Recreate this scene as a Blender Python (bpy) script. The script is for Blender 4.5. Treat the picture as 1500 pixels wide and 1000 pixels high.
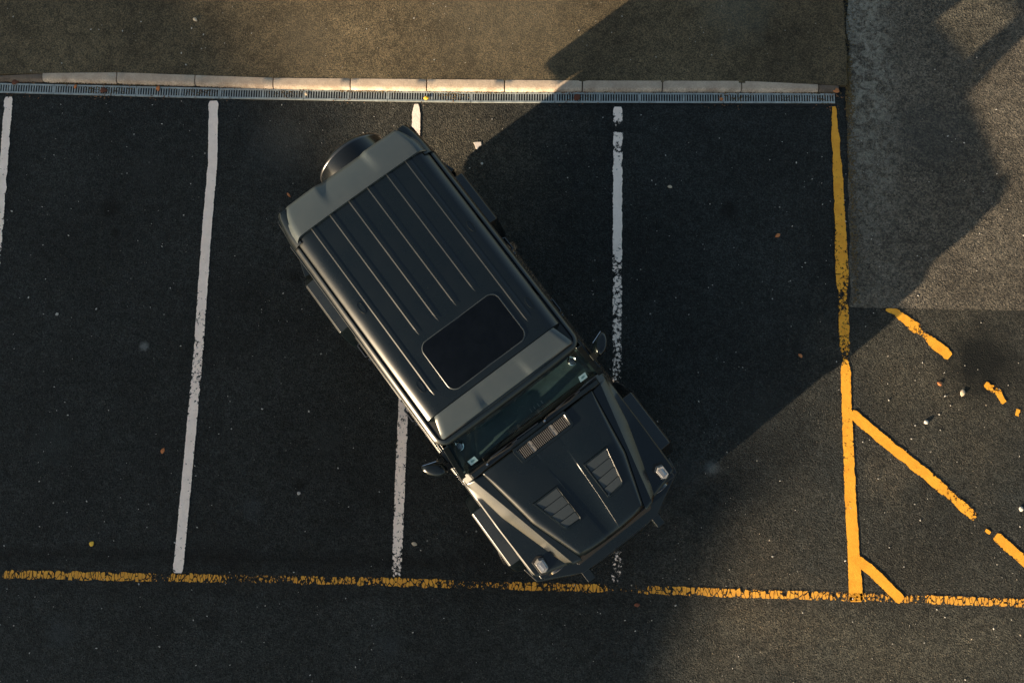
import bpy, bmesh, math, random
from mathutils import Vector, Matrix, noise
for o in list(bpy.data.objects): bpy.data.objects.remove(o)
S = bpy.context.scene; COL = S.collection
rad = math.radians
random.seed(7)

# ------------------------------------------------------------ camera, light
cam = bpy.data.cameras.new('camera'); camo = bpy.data.objects.new('camera', cam); COL.objects.link(camo)
cam.sensor_width = 36; cam.lens = 24.0; cam.clip_end = 500; cam.clip_start = .05
camo.matrix_world = Matrix(((0.99976423, -0.01913007, 0.01027262, 0), (0.0202217, 0.99262355, -0.11953896, 0),
                            (-0.00791005, 0.11971851, 0.99277636, 8.0), (0, 0, 0, 1)))
S.camera = camo
SUN_EL, SUN_AZ = rad(11.6), rad(218.4)          # the sun stands low, towards -x -y
w = bpy.data.worlds.new("World"); S.world = w; w.use_nodes = True
nt = w.node_tree; sky = nt.nodes.new('ShaderNodeTexSky'); sky.sky_type = 'NISHITA'; sky.sun_disc = False
sky.sun_elevation = SUN_EL; sky.sun_rotation = rad(90) - SUN_AZ
sky.dust_density = 1.6; sky.ozone_density = .9
wb = nt.nodes.new('ShaderNodeMix'); wb.data_type = 'RGBA'; wb.blend_type = 'MULTIPLY'; wb.inputs[0].default_value = 1; wb.inputs[7].default_value = (1.07, 1.02, .92, 1)   # camera white balance of the skylight
nt.links.new(sky.outputs[0], wb.inputs[6]); nt.links.new(wb.outputs[2], nt.nodes['Background'].inputs[0]); nt.nodes['Background'].inputs[1].default_value = .061
sl = bpy.data.lights.new('sun', 'SUN'); sl.energy = 4.8; sl.angle = rad(.5); sl.color = (1, .785, .53)
so = bpy.data.objects.new('sun', sl); COL.objects.link(so)
sd = Vector((math.cos(SUN_EL) * math.cos(SUN_AZ), math.cos(SUN_EL) * math.sin(SUN_AZ), math.sin(SUN_EL)))
so.rotation_euler = sd.to_track_quat('Z', 'Y').to_euler(); so.location = sd * 40
vs = S.view_settings; vs.view_transform = 'Standard'; vs.look = 'None'; vs.exposure = 1.87; vs.gamma = 1
S.cycles.max_bounces = 8; S.cycles.transparent_max_bounces = 16

# ------------------------------------------------------------ materials
def mat(name):
    m = bpy.data.materials.new(name); m.use_nodes = True
    return m, m.node_tree, m.node_tree.nodes['Principled BSDF']
def N(nt, t, **k):
    n = nt.nodes.new(t)
    for a, b in k.items():
        if a.startswith('i_'):
            n.inputs[int(a[2:]) if a[2:].isdigit() else a[2:].replace('_', ' ')].default_value = b
        else: setattr(n, a, b)
    return n
def L(nt, a, b): nt.links.new(a, b)
def pos(nt): return N(nt, 'ShaderNodeNewGeometry').outputs['Position']
def nz(nt, src, scale, detail=4, rough=.6):
    n = N(nt, 'ShaderNodeTexNoise'); n.inputs['Scale'].default_value = scale; n.inputs['Detail'].default_value = detail
    n.inputs['Roughness'].default_value = rough; L(nt, src, n.inputs['Vector']); return n.outputs['Fac']
def ramp(nt, src, stops):
    r = N(nt, 'ShaderNodeValToRGB'); e = r.color_ramp.elements
    while len(e) < len(stops): e.new(.5)
    for q, (p, c) in zip(e, stops): q.position = p; q.color = (*c, 1) if len(c) == 3 else c
    L(nt, src, r.inputs[0]); return r.outputs[0]
def g3(v): return (v, v, v)
def mixc(nt, fac, a, b, mode='MIX'):
    m = N(nt, 'ShaderNodeMix', data_type='RGBA', blend_type=mode)
    for s, x in ((0, fac), (6, a), (7, b)):
        if isinstance(x, bpy.types.NodeSocket): L(nt, x, m.inputs[s])
        else: m.inputs[s].default_value = x if s == 0 else (*x, 1)
    return m.outputs[2]
def math_(nt, op, a, b=0., clamp=False):
    m = N(nt, 'ShaderNodeMath', operation=op, use_clamp=clamp)
    for s, x in ((0, a), (1, b)):
        if isinstance(x, bpy.types.NodeSocket): L(nt, x, m.inputs[s])
        else: m.inputs[s].default_value = x
    return m.outputs[0]
def blob(nt, p, x, y, r, soft=.5):
    """a stain or painted sunlit patch: 1 at its middle, 0 outside, with a noisy outline"""
    d = N(nt, 'ShaderNodeVectorMath', operation='DISTANCE'); L(nt, p, d.inputs[0]); d.inputs[1].default_value = (x, y, 0)
    n = nz(nt, p, 3.0 / max(r, .1), 3)
    e = math_(nt, 'ADD', d.outputs['Value'], math_(nt, 'MULTIPLY', math_(nt, 'SUBTRACT', n, .5), r * 1.1))
    mr = N(nt, 'ShaderNodeMapRange'); L(nt, e, mr.inputs[0]); mr.inputs[1].default_value = r; mr.inputs[2].default_value = r * (1 - soft)
    return mr.outputs[0]
def ground_mat(name, dark, light, stone, bumpd=.02, grain=55, stains=(), speck=.5, patch=None):
    m, nt, b = mat(name); p = pos(nt)
    fine = nz(nt, p, 95, 5, .75); mid = nz(nt, p, 9, 5, .6); big = nz(nt, p, .75, 5, .6)
    v = N(nt, 'ShaderNodeTexVoronoi', feature='F1'); v.inputs['Scale'].default_value = grain * 1.25; L(nt, p, v.inputs['Vector'])
    vr = N(nt, 'ShaderNodeSeparateColor'); L(nt, v.outputs['Color'], vr.inputs[0])
    va = N(nt, 'ShaderNodeTexVoronoi', feature='F1'); va.inputs['Scale'].default_value = grain * .62; L(nt, p, va.inputs['Vector'])
    vs2 = N(nt, 'ShaderNodeSeparateColor'); L(nt, va.outputs['Color'], vs2.inputs[0])
    agg = math_(nt, 'ADD', math_(nt, 'MULTIPLY', vr.outputs[0], .42), math_(nt, 'MULTIPLY', fine, .63))
    base = mixc(nt, ramp(nt, agg, [(.30, g3(0)), (.55, g3(.42)), (.78, g3(1))]), dark, light)
    base = mixc(nt, 1., base, ramp(nt, mid, [(.3, g3(.66)), (.7, g3(1.28))]), 'MULTIPLY')
    base = mixc(nt, 1., base, ramp(nt, big, [(.3, g3(.66)), (.72, g3(1.36))]), 'MULTIPLY')
    pick = ramp(nt, vs2.outputs[0], [(.74 - .1 * speck, g3(0)), (1, g3(1))])
    core = ramp(nt, va.outputs['Distance'], [(.14, g3(1)), (.36, g3(0))])
    st = mixc(nt, vs2.outputs[1], stone, tuple(c * .35 for c in stone))
    base = mixc(nt, math_(nt, 'MULTIPLY', math_(nt, 'MULTIPLY', pick, core), speck), base, st)
    pits = math_(nt, 'MULTIPLY', ramp(nt, vs2.outputs[2], [(.0, g3(1)), (.22, g3(0))]), core)
    base = mixc(nt, math_(nt, 'MULTIPLY', pits, .8), base, tuple(c * .35 for c in dark))
    v3 = N(nt, 'ShaderNodeTexVoronoi', feature='F1'); v3.inputs['Scale'].default_value = 9; L(nt, p, v3.inputs['Vector'])
    vr3 = N(nt, 'ShaderNodeSeparateColor'); L(nt, v3.outputs['Color'], vr3.inputs[0])
    sp = math_(nt, 'MULTIPLY', ramp(nt, vr3.outputs[0], [(.86, g3(0)), (.9, g3(1))]), ramp(nt, math_(nt, 'DIVIDE', v3.outputs['Distance'], math_(nt, 'ADD', vr3.outputs[1], .25)), [(.05, g3(1)), (.10, g3(0))]))
    base = mixc(nt, math_(nt, 'MULTIPLY', sp, .8), base, (.34, .33, .30))
    if patch: base = patch(nt, p, base, fine)
    for (x, y, r, col, amt) in stains:
        base = mixc(nt, math_(nt, 'MULTIPLY', blob(nt, p, x, y, r, .7), amt), base, col)
    L(nt, base, b.inputs['Base Color']); b.inputs['Roughness'].default_value = .9
    b.inputs['Specular IOR Level'].default_value = .25
    bu = N(nt, 'ShaderNodeBump'); bu.inputs['Strength'].default_value = 1; bu.inputs['Distance'].default_value = bumpd
    v2 = N(nt, 'ShaderNodeTexVoronoi', feature='SMOOTH_F1'); v2.inputs['Scale'].default_value = grain * 1.5; L(nt, p, v2.inputs['Vector'])
    h = math_(nt, 'ADD', math_(nt, 'ADD', math_(nt, 'MULTIPLY', v2.outputs['Distance'], -.5), math_(nt, 'MULTIPLY', nz(nt, p, 80, 6, .85), .35)), math_(nt, 'MULTIPLY', math_(nt, 'MULTIPLY', core, vs2.outputs[0]), .9))
    L(nt, h, bu.inputs['Height']); L(nt, bu.outputs[0], b.inputs['Normal'])
    return m
def seam_and_sun(nt, p, base, fine):
    s = N(nt, 'ShaderNodeSeparateXYZ'); L(nt, p, s.inputs[0])
    wob = math_(nt, 'MULTIPLY', math_(nt, 'SUBTRACT', nz(nt, p, 1.3, 3), .5), .22)
    d = math_(nt, 'ABSOLUTE', math_(nt, 'ADD', math_(nt, 'ADD', s.outputs[1], 1.58), wob))
    m1 = ramp(nt, d, [(.0, g3(.55)), (.14, g3(1))])
    lim = ramp(nt, math_(nt, 'MULTIPLY', math_(nt, 'ADD', s.outputs[0], 8), .1), [(.70, g3(0)), (.82, g3(1))])
    base = mixc(nt, 1., base, mixc(nt, lim, m1, g3(1)), 'MULTIPLY')
    # the road beyond the bays is an older, greyer and coarser surface
    rd = ramp(nt, math_(nt, 'ADD', math_(nt, 'ADD', s.outputs[1], 3.0), wob), [(.95, g3(1)), (1.0, g3(0))])
    base = mixc(nt, rd, base, mixc(nt, 1., base, (1.22, 1.22, 1.2), 'MULTIPLY'))
    # sunlit warmth painted into the ground behind the car and by the hatched corner
    for (x, y, r, a) in ((-.9, 3.3, 1.7, .75), (4.9, 0.7, 1.7, .6), (4.4, -2.6, 2.6, .45), (2.4, -1.9, 1.2, .4)):
        base = mixc(nt, math_(nt, 'MULTIPLY', blob(nt, p, x, y, r, 1.), a), base, mixc(nt, 1., base, (3.6, 2.75, 2.0), 'MULTIPLY'))
    return base
M = {}
M['asphalt'] = ground_mat('asphalt', (.0044, .0058, .0060), (.034, .038, .037), (.16, .15, .13), .014, 60,
    [(-4.439, .822, .07, (.12, .13, .13), .9), (2.251, -.457, .11, (.10, .12, .13), .5), (2.0, -.5, .25, (.03, .036, .04), .3),
     (5.43, .82, .60, (.0035, .0045, .0045), 1.), (-3.03, -1.03, .16, (.035, .042, .045), .45), (-5.1, -2.45, .22, (.035, .042, .045), .4),
     (-1.4, -2.5, .2, (.035, .042, .045), .4), (-3.0, 3.3, .5, (.05, .055, .055), .3),
     (-5.0, 2.5, .16, (.003, .003, .003), .75), (-4.9, 2.2, .07, (.003, .003, .003), .8), (-2.7, 1.7, .12, (.003, .003, .003), .7), (-2.5, -.75, .10, (.003, .003, .003), .7), (2.5, 2.6, .16, (.003, .003, .003), .7),
     (-5.4, -.3, .34, (.028, .034, .034), .35), (-2.2, -.2, .28, (.028, .034, .034), .3), (-4.6, 3.0, .3, (.026, .03, .03), .3), (2.9, .2, .4, (.026, .03, .03), .3), (-3.4, -2.3, .2, (.003, .003, .003), .5), (4.7, -.6, .12, (.004, .004, .004), .7)], .55, seam_and_sun)
M['pavement'] = ground_mat('pavement', (.030, .028, .018), (.170, .126, .072), (.30, .27, .21), .010, 75, [(-.3, 5.2, 1.3, (.10, .088, .062), .35), (2.6, 5.2, .6, (.10, .115, .10), .25), (-2.7, 4.7, .5, (.09, .075, .05), .4)], .4)
def lichen(nt, p, base, fine):
    s = N(nt, 'ShaderNodeSeparateXYZ'); L(nt, p, s.inputs[0])
    band = ramp(nt, math_(nt, 'MULTIPLY', math_(nt, 'SUBTRACT', s.outputs[0], 3.8), .5), [(.0, g3(.35)), (.13, g3(1)), (.30, g3(.85)), (.42, g3(.1)), (.6, g3(0))])
    up = ramp(nt, math_(nt, 'MULTIPLY', math_(nt, 'SUBTRACT', s.outputs[1], 1.0), .22), [(.25, g3(.25)), (.6, g3(.75)), (.85, g3(1))])
    n = N(nt, 'ShaderNodeTexNoise'); n.inputs['Scale'].default_value = 8; n.inputs['Detail'].default_value = 9; n.inputs['Roughness'].default_value = .75; n.inputs['Distortion'].default_value = 1.2
    L(nt, p, n.inputs['Vector'])
    f = math_(nt, 'MULTIPLY', math_(nt, 'MULTIPLY', ramp(nt, math_(nt, 'ADD', n.outputs['Fac'], math_(nt, 'MULTIPLY', math_(nt, 'SUBTRACT', fine, .5), .35)), [(.44, g3(0)), (.60, g3(1))]), band), up)
    return mixc(nt, math_(nt, 'MULTIPLY', f, .85), base, (.27, .26, .22))
M['old_asphalt'] = ground_mat('old_asphalt', (.028, .027, .024), (.150, .128, .098), (.28, .25, .20), .016, 48, [(5.0, 3.6, .6, (.05, .055, .055), .3)], .55, lichen)

def paint_mat(name, col, col2, rough=.7, crack=0.):
    m, nt, b = mat(name); p = pos(nt)
    at = N(nt, 'ShaderNodeAttribute', attribute_name='wear')
    L(nt, mixc(nt, math_(nt, 'MULTIPLY', ramp(nt, nz(nt, p, 6, 8, .8), [(.36, g3(0)), (.64, g3(1))]), 1.0), col, col2), b.inputs['Base Color'])
    b.inputs['Roughness'].default_value = rough; b.inputs['Specular IOR Level'].default_value = .3
    v = N(nt, 'ShaderNodeTexVoronoi', feature='F1'); v.inputs['Scale'].default_value = 26; L(nt, p, v.inputs['Vector'])
    n1 = nz(nt, p, 52, 6, .8); n2 = nz(nt, p, 7, 4, .6)
    h = math_(nt, 'ADD', math_(nt, 'ADD', math_(nt, 'MULTIPLY', n1, .66), math_(nt, 'MULTIPLY', n2, .22)), math_(nt, 'MULTIPLY', v.outputs['Distance'], .22))
    if crack:
        mp = N(nt, 'ShaderNodeMapping'); mp.inputs['Scale'].default_value = (1.9, .75, 1); L(nt, p, mp.inputs[0])
        vc = N(nt, 'ShaderNodeTexVoronoi', feature='DISTANCE_TO_EDGE'); vc.inputs['Scale'].default_value = 13; L(nt, mp.outputs[0], vc.inputs['Vector'])
        h = math_(nt, 'ADD', h, ramp(nt, vc.outputs['Distance'], [(.0, g3(crack)), (.06, g3(crack * .35)), (.12, g3(0))]))
    gone = math_(nt, 'GREATER_THAN', math_(nt, 'ADD', h, at.outputs['Fac']), .785)
    tr = N(nt, 'ShaderNodeBsdfTransparent'); mx = N(nt, 'ShaderNodeMixShader'); L(nt, gone, mx.inputs[0])
    L(nt, b.outputs[0], mx.inputs[1]); L(nt, tr.outputs[0], mx.inputs[2]); L(nt, mx.outputs[0], nt.nodes['Material Output'].inputs[0])
    bu = N(nt, 'ShaderNodeBump'); bu.inputs['Distance'].default_value = .005; L(nt, nz(nt, p, 75, 6, .8), bu.inputs['Height']); L(nt, bu.outputs[0], b.inputs['Normal'])
    return m
M['white_paint'] = paint_mat('white_paint', (.98, .82, .71), (.84, .69, .59))
M['yellow_paint'] = paint_mat('yellow_paint', (.84, .40, .034), (.70, .29, .020))
M['crumbling_yellow_paint'] = paint_mat('crumbling_yellow_paint', (.78, .38, .045), (.60, .26, .03), crack=.28)
def simple(name, col, rough=.5, metal=0, spec=.5, coat=0, croug=.05, var=0, vs_=8, bump=0, bscale=60, emis=None):
    m, nt, b = mat(name)
    if var:
        p = pos(nt); L(nt, mixc(nt, ramp(nt, nz(nt, p, vs_, 6, .7), [(.3, g3(0)), (.7, g3(1))]), tuple(c * (1 - var) for c in col), tuple(min(1, c * (1 + var)) for c in col)), b.inputs['Base Color'])
    else: b.inputs['Base Color'].default_value = (*col, 1)
    b.inputs['Roughness'].default_value = rough; b.inputs['Metallic'].default_value = metal
    b.inputs['Specular IOR Level'].default_value = spec; b.inputs['Coat Weight'].default_value = coat; b.inputs['Coat Roughness'].default_value = croug
    if bump:
        p = N(nt, 'ShaderNodeTexCoord').outputs['Object']
        bu = N(nt, 'ShaderNodeBump'); bu.inputs['Distance'].default_value = bump; L(nt, nz(nt, p, bscale, 5, .7), bu.inputs['Height']); L(nt, bu.outputs[0], b.inputs['Normal'])
    return m
def car_paint(name, col, rough, coat, dust=.06):
    m, nt, b = mat(name); p = N(nt, 'ShaderNodeTexCoord').outputs['Object']
    n = nz(nt, p, 3.5, 6, .65); f = nz(nt, p, 180, 3, .7)
    dk = math_(nt, 'MULTIPLY', ramp(nt, n, [(.42, g3(0)), (.75, g3(1))]), dust)
    v = N(nt, 'ShaderNodeTexVoronoi'); v.inputs['Scale'].default_value = 22; L(nt, p, v.inputs['Vector'])
    sv = N(nt, 'ShaderNodeSeparateColor'); L(nt, v.outputs['Color'], sv.inputs[0])
    dots = math_(nt, 'MULTIPLY', ramp(nt, sv.outputs[0], [(.93, g3(0)), (.95, g3(1))]), ramp(nt, v.outputs['Distance'], [(.05, g3(1)), (.12, g3(0))]))
    base = mixc(nt, dk, col, (.20, .20, .18)); base = mixc(nt, math_(nt, 'MULTIPLY', dots, .05), base, (.3, .3, .28))
    L(nt, base, b.inputs['Base Color'])
    L(nt, math_(nt, 'ADD', rough, math_(nt, 'MULTIPLY', n, .12)), b.inputs['Roughness'])
    b.inputs['Coat Weight'].default_value = coat; b.inputs['Specular IOR Level'].default_value = .62
    bu = N(nt, 'ShaderNodeBump'); bu.inputs['Distance'].default_value = .0004; L(nt, nz(nt, p, 5, 2), bu.inputs['Height']); L(nt, bu.outputs[0], b.inputs['Normal'])
    return m
M['body'] = car_paint('satin_black_paint', (.0012, .0034, .0048), .22, .0, .004)
M['sheen_paint'] = car_paint('sky_sheen_paint', (.042, .053, .058), .26, .0, .05)  # lighter base: sky sheen of the tilted roof panels put into the colour
M['fins'] = simple('intake_fin', (.17, .16, .15), .5, .2)
M['gloss'] = simple('gloss_black', (.008, .008, .009), .08, 0, .6, 1, .03)
M['plastic'] = simple('black_plastic', (.006, .006, .006), .55, 0, .4, bump=.0006, bscale=300)
M['rubber'] = simple('rubber', (.018, .018, .018), .8, 0, .3, bump=.001, bscale=120)
M['alloy'] = simple('dark_alloy', (.10, .10, .105), .3, .9)
M['steel'] = simple('galvanised_steel', (.34, .37, .36), .5, .35, .5, var=.3, vs_=14)
M['chrome'] = simple('chrome', (.6, .6, .6), .12, 1)
M['interior'] = simple('interior', (.012, .014, .014), .7)
M['dash'] = simple('dashboard', (.022, .042, .046), .45, var=.3)
M['seat'] = simple('leather', (.014, .014, .014), .5, bump=.001)
M['sticker'] = simple('sticker_paper', (.72, .80, .86), .6)
M['sticker_ink'] = simple('sticker_ink', (.20, .32, .36), .6)
M['lens'] = simple('clear_lens', (.30, .29, .28), .22, .3, .6, .6, .05, var=.5, vs_=25)
M['amber'] = simple('amber_lens', (.7, .25, .03), .25, 0, .5, 1)
M['red'] = simple('red_lens', (.4, .02, .015), .25, 0, .5, 1)
M['mirror'] = simple('mirror_glass', (.8, .8, .8), .02, 1)
M['reflector'] = simple('lamp_reflector', (.45, .43, .41), .15, .8)
M['black'] = simple('drain_black', (.006, .006, .006), .9)
M['leaf_tan'] = simple('dry_leaf_tan', (.50, .40, .28), .7, var=.25, vs_=40, bump=.002)
M['leaf_orange'] = simple('dry_leaf_orange', (.50, .17, .05), .7, var=.3, vs_=40, bump=.002)
M['leaf_yellow'] = simple('dry_leaf_yellow', (.75, .46, .04), .7, var=.2, vs_=40, bump=.002)
M['leaf_brown'] = simple('dry_leaf_brown', (.12, .035, .015), .8, var=.3, vs_=40, bump=.002)
M['leaf_litter'] = simple('leaf_litter', (.16, .075, .03), .85, var=.9, vs_=9)
M['stone'] = simple('pale_stone', (.42, .40, .37), .8, var=.3, vs_=60, bump=.003)
def glass_mat(name, tint, rough=.02):
    m = bpy.data.materials.new(name); m.use_nodes = True; nt = m.node_tree; nt.nodes.clear()
    o = N(nt, 'ShaderNodeOutputMaterial'); t = N(nt, 'ShaderNodeBsdfTransparent'); t.inputs[0].default_value = (*tint, 1)
    g = N(nt, 'ShaderNodeBsdfGlossy'); g.inputs['Roughness'].default_value = rough; g.inputs[0].default_value = (.9, .95, .95, 1)
    lw = N(nt, 'ShaderNodeLayerWeight'); lw.inputs[0].default_value = .5; f = N(nt, 'ShaderNodeMath', operation='MULTIPLY_ADD'); L(nt, math_(nt, 'POWER', lw.outputs['Facing'], 5.), f.inputs[0]); f.inputs[1].default_value = .9; f.inputs[2].default_value = .045; mx = N(nt, 'ShaderNodeMixShader')
    L(nt, f.outputs[0], mx.inputs[0]); L(nt, t.outputs[0], mx.inputs[1]); L(nt, g.outputs[0], mx.inputs[2]); L(nt, mx.outputs[0], o.inputs[0])
    return m
M['windshield'] = glass_mat('windshield_glass', (.70, .80, .80))
M['window'] = glass_mat('side_window_glass', (.99, 1, .99)); M['privacy'] = glass_mat('privacy_glass', (.10, .12, .12))
M['sunroof'] = simple('sunroof_glass', (.0015, .002, .003), .16, 0, .32, 0, .05, var=.5)
M['louvre'] = car_paint('louvre_sheen_paint', (.026, .032, .035), .26, 0, .03)  # lighter base stands in for sky reflected by the tilted slats
M['cover'] = simple('satin_cover', (.004, .005, .006), .2, 0, .5)
def kerb_mat(name, light, dark):
    m, nt, b = mat(name); p = pos(nt)
    n = nz(nt, p, 5, 7, .7); f = nz(nt, p, 60, 5, .7)
    c = mixc(nt, ramp(nt, n, [(.38, g3(0)), (.62, g3(1))]), dark, light)
    c = mixc(nt, 1., c, ramp(nt, f, [(.3, g3(.6)), (.6, g3(1.12))]), 'MULTIPLY')
    # darker on the flat top, paler on the front face
    g = N(nt, 'ShaderNodeNewGeometry'); s = N(nt, 'ShaderNodeSeparateXYZ'); L(nt, g.outputs['Normal'], s.inputs[0])
    c = mixc(nt, math_(nt, 'MULTIPLY', ramp(nt, s.outputs[2], [(.9, g3(0)), (.99, g3(1))]), .6), c, tuple(x * .62 for x in light))
    L(nt, c, b.inputs['Base Color']); b.inputs['Roughness'].default_value = .85
    bu = N(nt, 'ShaderNodeBump'); bu.inputs['Distance'].default_value = .006; L(nt, f, bu.inputs['Height']); L(nt, bu.outputs[0], b.inputs['Normal'])
    return m
M['kerb'] = kerb_mat('kerb_concrete', (.62, .50, .385), (.36, .27, .20)); M['kerb_dark'] = kerb_mat('grimy_kerb_concrete', (.20, .15, .11), (.10, .075, .055))

# ------------------------------------------------------------ mesh helpers
def link(name, bm, m, parent=None, smooth=35, bevel=0, seg=2, solid=0):
    me = bpy.data.meshes.new(name)
    bmesh.ops.remove_doubles(bm, verts=bm.verts, dist=1e-5)
    bmesh.ops.recalc_face_normals(bm, faces=bm.faces)
    if smooth:
        for f in bm.faces: f.smooth = True
        for e in bm.edges:
            if len(e.link_faces) == 2 and e.calc_face_angle(0) > rad(smooth): e.smooth = False
    bm.to_mesh(me); bm.free(); me.name = name
    for x in (m if isinstance(m, (list, tuple)) else [m]): me.materials.append(x)
    o = bpy.data.objects.new(name, me); COL.objects.link(o)
    if parent: o.parent = parent
    if solid:
        md = o.modifiers.new('solid', 'SOLIDIFY'); md.thickness = solid; md.offset = -1
    if bevel:
        md = o.modifiers.new('bevel', 'BEVEL'); md.width = bevel; md.segments = seg; md.limit_method = 'ANGLE'; md.angle_limit = rad(30); md.harden_normals = True
    return o
def tag(o, label, cat, group=None):
    o['label'] = label; o['category'] = cat
    if group: o['group'] = group
    return o
def box(bm, x0, x1, y0, y1, z0, z1, mtx=None):
    vs = [bm.verts.new((x, y, z)) for x in (x0, x1) for y in (y0, y1) for z in (z0, z1)]
    for f in ((0, 1, 3, 2), (4, 6, 7, 5), (0, 4, 5, 1), (2, 3, 7, 6), (0, 2, 6, 4), (1, 5, 7, 3)): bm.faces.new([vs[i] for i in f])
    if mtx: bmesh.ops.transform(bm, matrix=mtx, verts=vs)
    return vs
def prism(bm, bottom, top):
    """closed solid between two loops of 3-D points"""
    a = [bm.verts.new(p) for p in bottom]; b = [bm.verts.new(p) for p in top]; n = len(a)
    bm.faces.new(a); bm.faces.new(b)
    for i in range(n): bm.faces.new((a[i], a[(i + 1) % n], b[(i + 1) % n], b[i]))
def plan(bm, pts, z0, z1, shrink=0):
    cx = sum(p[0] for p in pts) / len(pts); cy = sum(p[1] for p in pts) / len(pts)
    top = [(cx + (p[0] - cx) * (1 - shrink), cy + (p[1] - cy) * (1 - shrink), z1) for p in pts]
    prism(bm, [(p[0], p[1], z0) for p in pts], top)
def loft(bm, rings, cap=True, closed=True):
    R = [[bm.verts.new(p) for p in r] for r in rings]; n = len(R[0])
    for a, b in zip(R, R[1:]):
        for i in range(n if closed else n - 1): bm.faces.new((a[i], a[(i + 1) % n], b[(i + 1) % n], b[i]))
    if cap and closed: bm.faces.new(R[0]); bm.faces.new(R[-1])
def grid(bm, rows): loft(bm, rows, False, False)
def lathe(bm, prof, axis='Y', n=48, c=(0, 0, 0), cap=True):
    rings = []
    for (r, h) in prof:
        ring = []
        for i in range(n):
            a = 2 * math.pi * i / n; p = (r * math.cos(a), r * math.sin(a))
            ring.append((c[0] + p[0], c[1] + h, c[2] + p[1]) if axis == 'Y' else (c[0] + h, c[1] + p[0], c[2] + p[1]) if axis == 'X' else (c[0] + p[0], c[1] + p[1], c[2] + h))
        rings.append(ring)
    loft(bm, rings, cap)
def tube(bm, pts, r, n=8):
    pts = [Vector(p) for p in pts]; rings = []
    for i, p in enumerate(pts):
        t = (pts[min(i + 1, len(pts) - 1)] - pts[max(i - 1, 0)]).normalized()
        a = t.orthogonal().normalized(); a = (Vector((0, 0, 1)) - t * t.z).normalized() if abs(t.z) < .9 else a
        b = t.cross(a); rr = r[i] if isinstance(r, (list, tuple)) else r
        rings.append([p + a * rr * math.cos(2 * math.pi * k / n) + b * rr * math.sin(2 * math.pi * k / n) for k in range(n)])
    loft(bm, rings)
def itp(tab, x):
    if x <= tab[0][0]: return tab[0][1]
    for (a, va), (b, vb) in zip(tab, tab[1:]):
        if x <= b: return va + (vb - va) * (x - a) / (b - a)
    return tab[-1][1]
def nv(x, y, s=1., k=0.): return noise.noise(Vector((x * s, y * s, k)))

# ------------------------------------------------------------ ground
def sheet(name, pts, z, m):
    bm = bmesh.new(); bm.faces.new([bm.verts.new((x, y, z)) for x, y in pts]); o = link(name, bm, m, smooth=0); o['kind'] = 'structure'; return o
sheet('parking_ground', [(-150, -150), (150, -150), (150, 150), (-150, 150)], 0, M['asphalt'])
edge = []
for i in range(60):                                   # ragged left edge of the older surface, then its lower edge
    y = 5.9 - i * (5.9 - 1.46) / 59
    edge.append((itp([(1.5, 3.90), (2.4, 3.93), (3.9, 3.96), (4.2, 4.0), (6, 4.02)], y) + .035 * nv(0, y, 3.3) + .012 * nv(0, y, 21), y))
for i in range(80):
    x = 3.93 + i * .05; edge.append((x, 1.445 + .012 * nv(x, 0, 3) + .010 * nv(x, 0, 16)))
sheet('road_surface', edge + [(60, 1.45), (60, 60), (4.02, 60)], .004, M['old_asphalt'])
KH = .055
bm = bmesh.new(); ys = [(-60, 4.185), (-6.5, 4.165), (-5.95, 4.19), (-5.03, 4.213), (-4.05, 4.193), (-3.09, 4.173), (3.6, 4.203), (3.86, 4.19), (3.94, 4.19)]
plan(bm, ys + [(3.955 + .02 * nv(0, .05 * k_, 4) + .012 * nv(3, .05 * k_, 18), 4.22 + .05 * k_) for k_ in range(30)] + [(3.98, 60), (-60, 60)], -.05, KH - .004)
link('pavement', bm, M['pavement'], smooth=0)['kind'] = 'structure'

# kerb stones
kj = [-6.96, -5.97, -5.04, -4.065, -3.095, -2.14, -1.198, -.239, .718, 1.70, 2.668, 3.612, 3.865]
ktop = [(-6.96, 4.15), (-6.475, 4.155), (-5.952, 4.19), (-5.029, 4.213), (-4.053, 4.193), (-3.089, 4.173), (-2.1, 4.18), (.7, 4.199), (2.66, 4.225), (3.5, 4.205), (3.9, 4.19)]
kbot = [(-6.96, 4.082), (-5.991, 4.088), (-5.058, 4.078), (-4.077, 4.067), (-3.106, 4.043), (-2.147, 4.038), (-.238, 4.05), (.722, 4.067), (1.705, 4.083), (3.87, 4.108)]
klab = ['dark grimy kerb stone at the left end of the kerb', 'pale kerb stone next to the grimy left one, beside the rusty grate',
        'blotchy brown topped kerb stone left of the second white line', 'kerb stone above the head of the second white bay line',
        'kerb stone where the shaded pavement turns sunlit', 'sunlit kerb stone straight above the white line the car covers',
        'bright sunlit kerb stone between the car tail and the slanting shadow edge', 'kerb stone crossed by the slanting shadow edge',
        'shaded kerb stone above the worn white line', 'shaded kerb stone midway between the worn white line and the yellow line',
        'shaded kerb stone with a sagging, worn right end', 'short brown kerb stub at the drain end by the yellow line']
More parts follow.
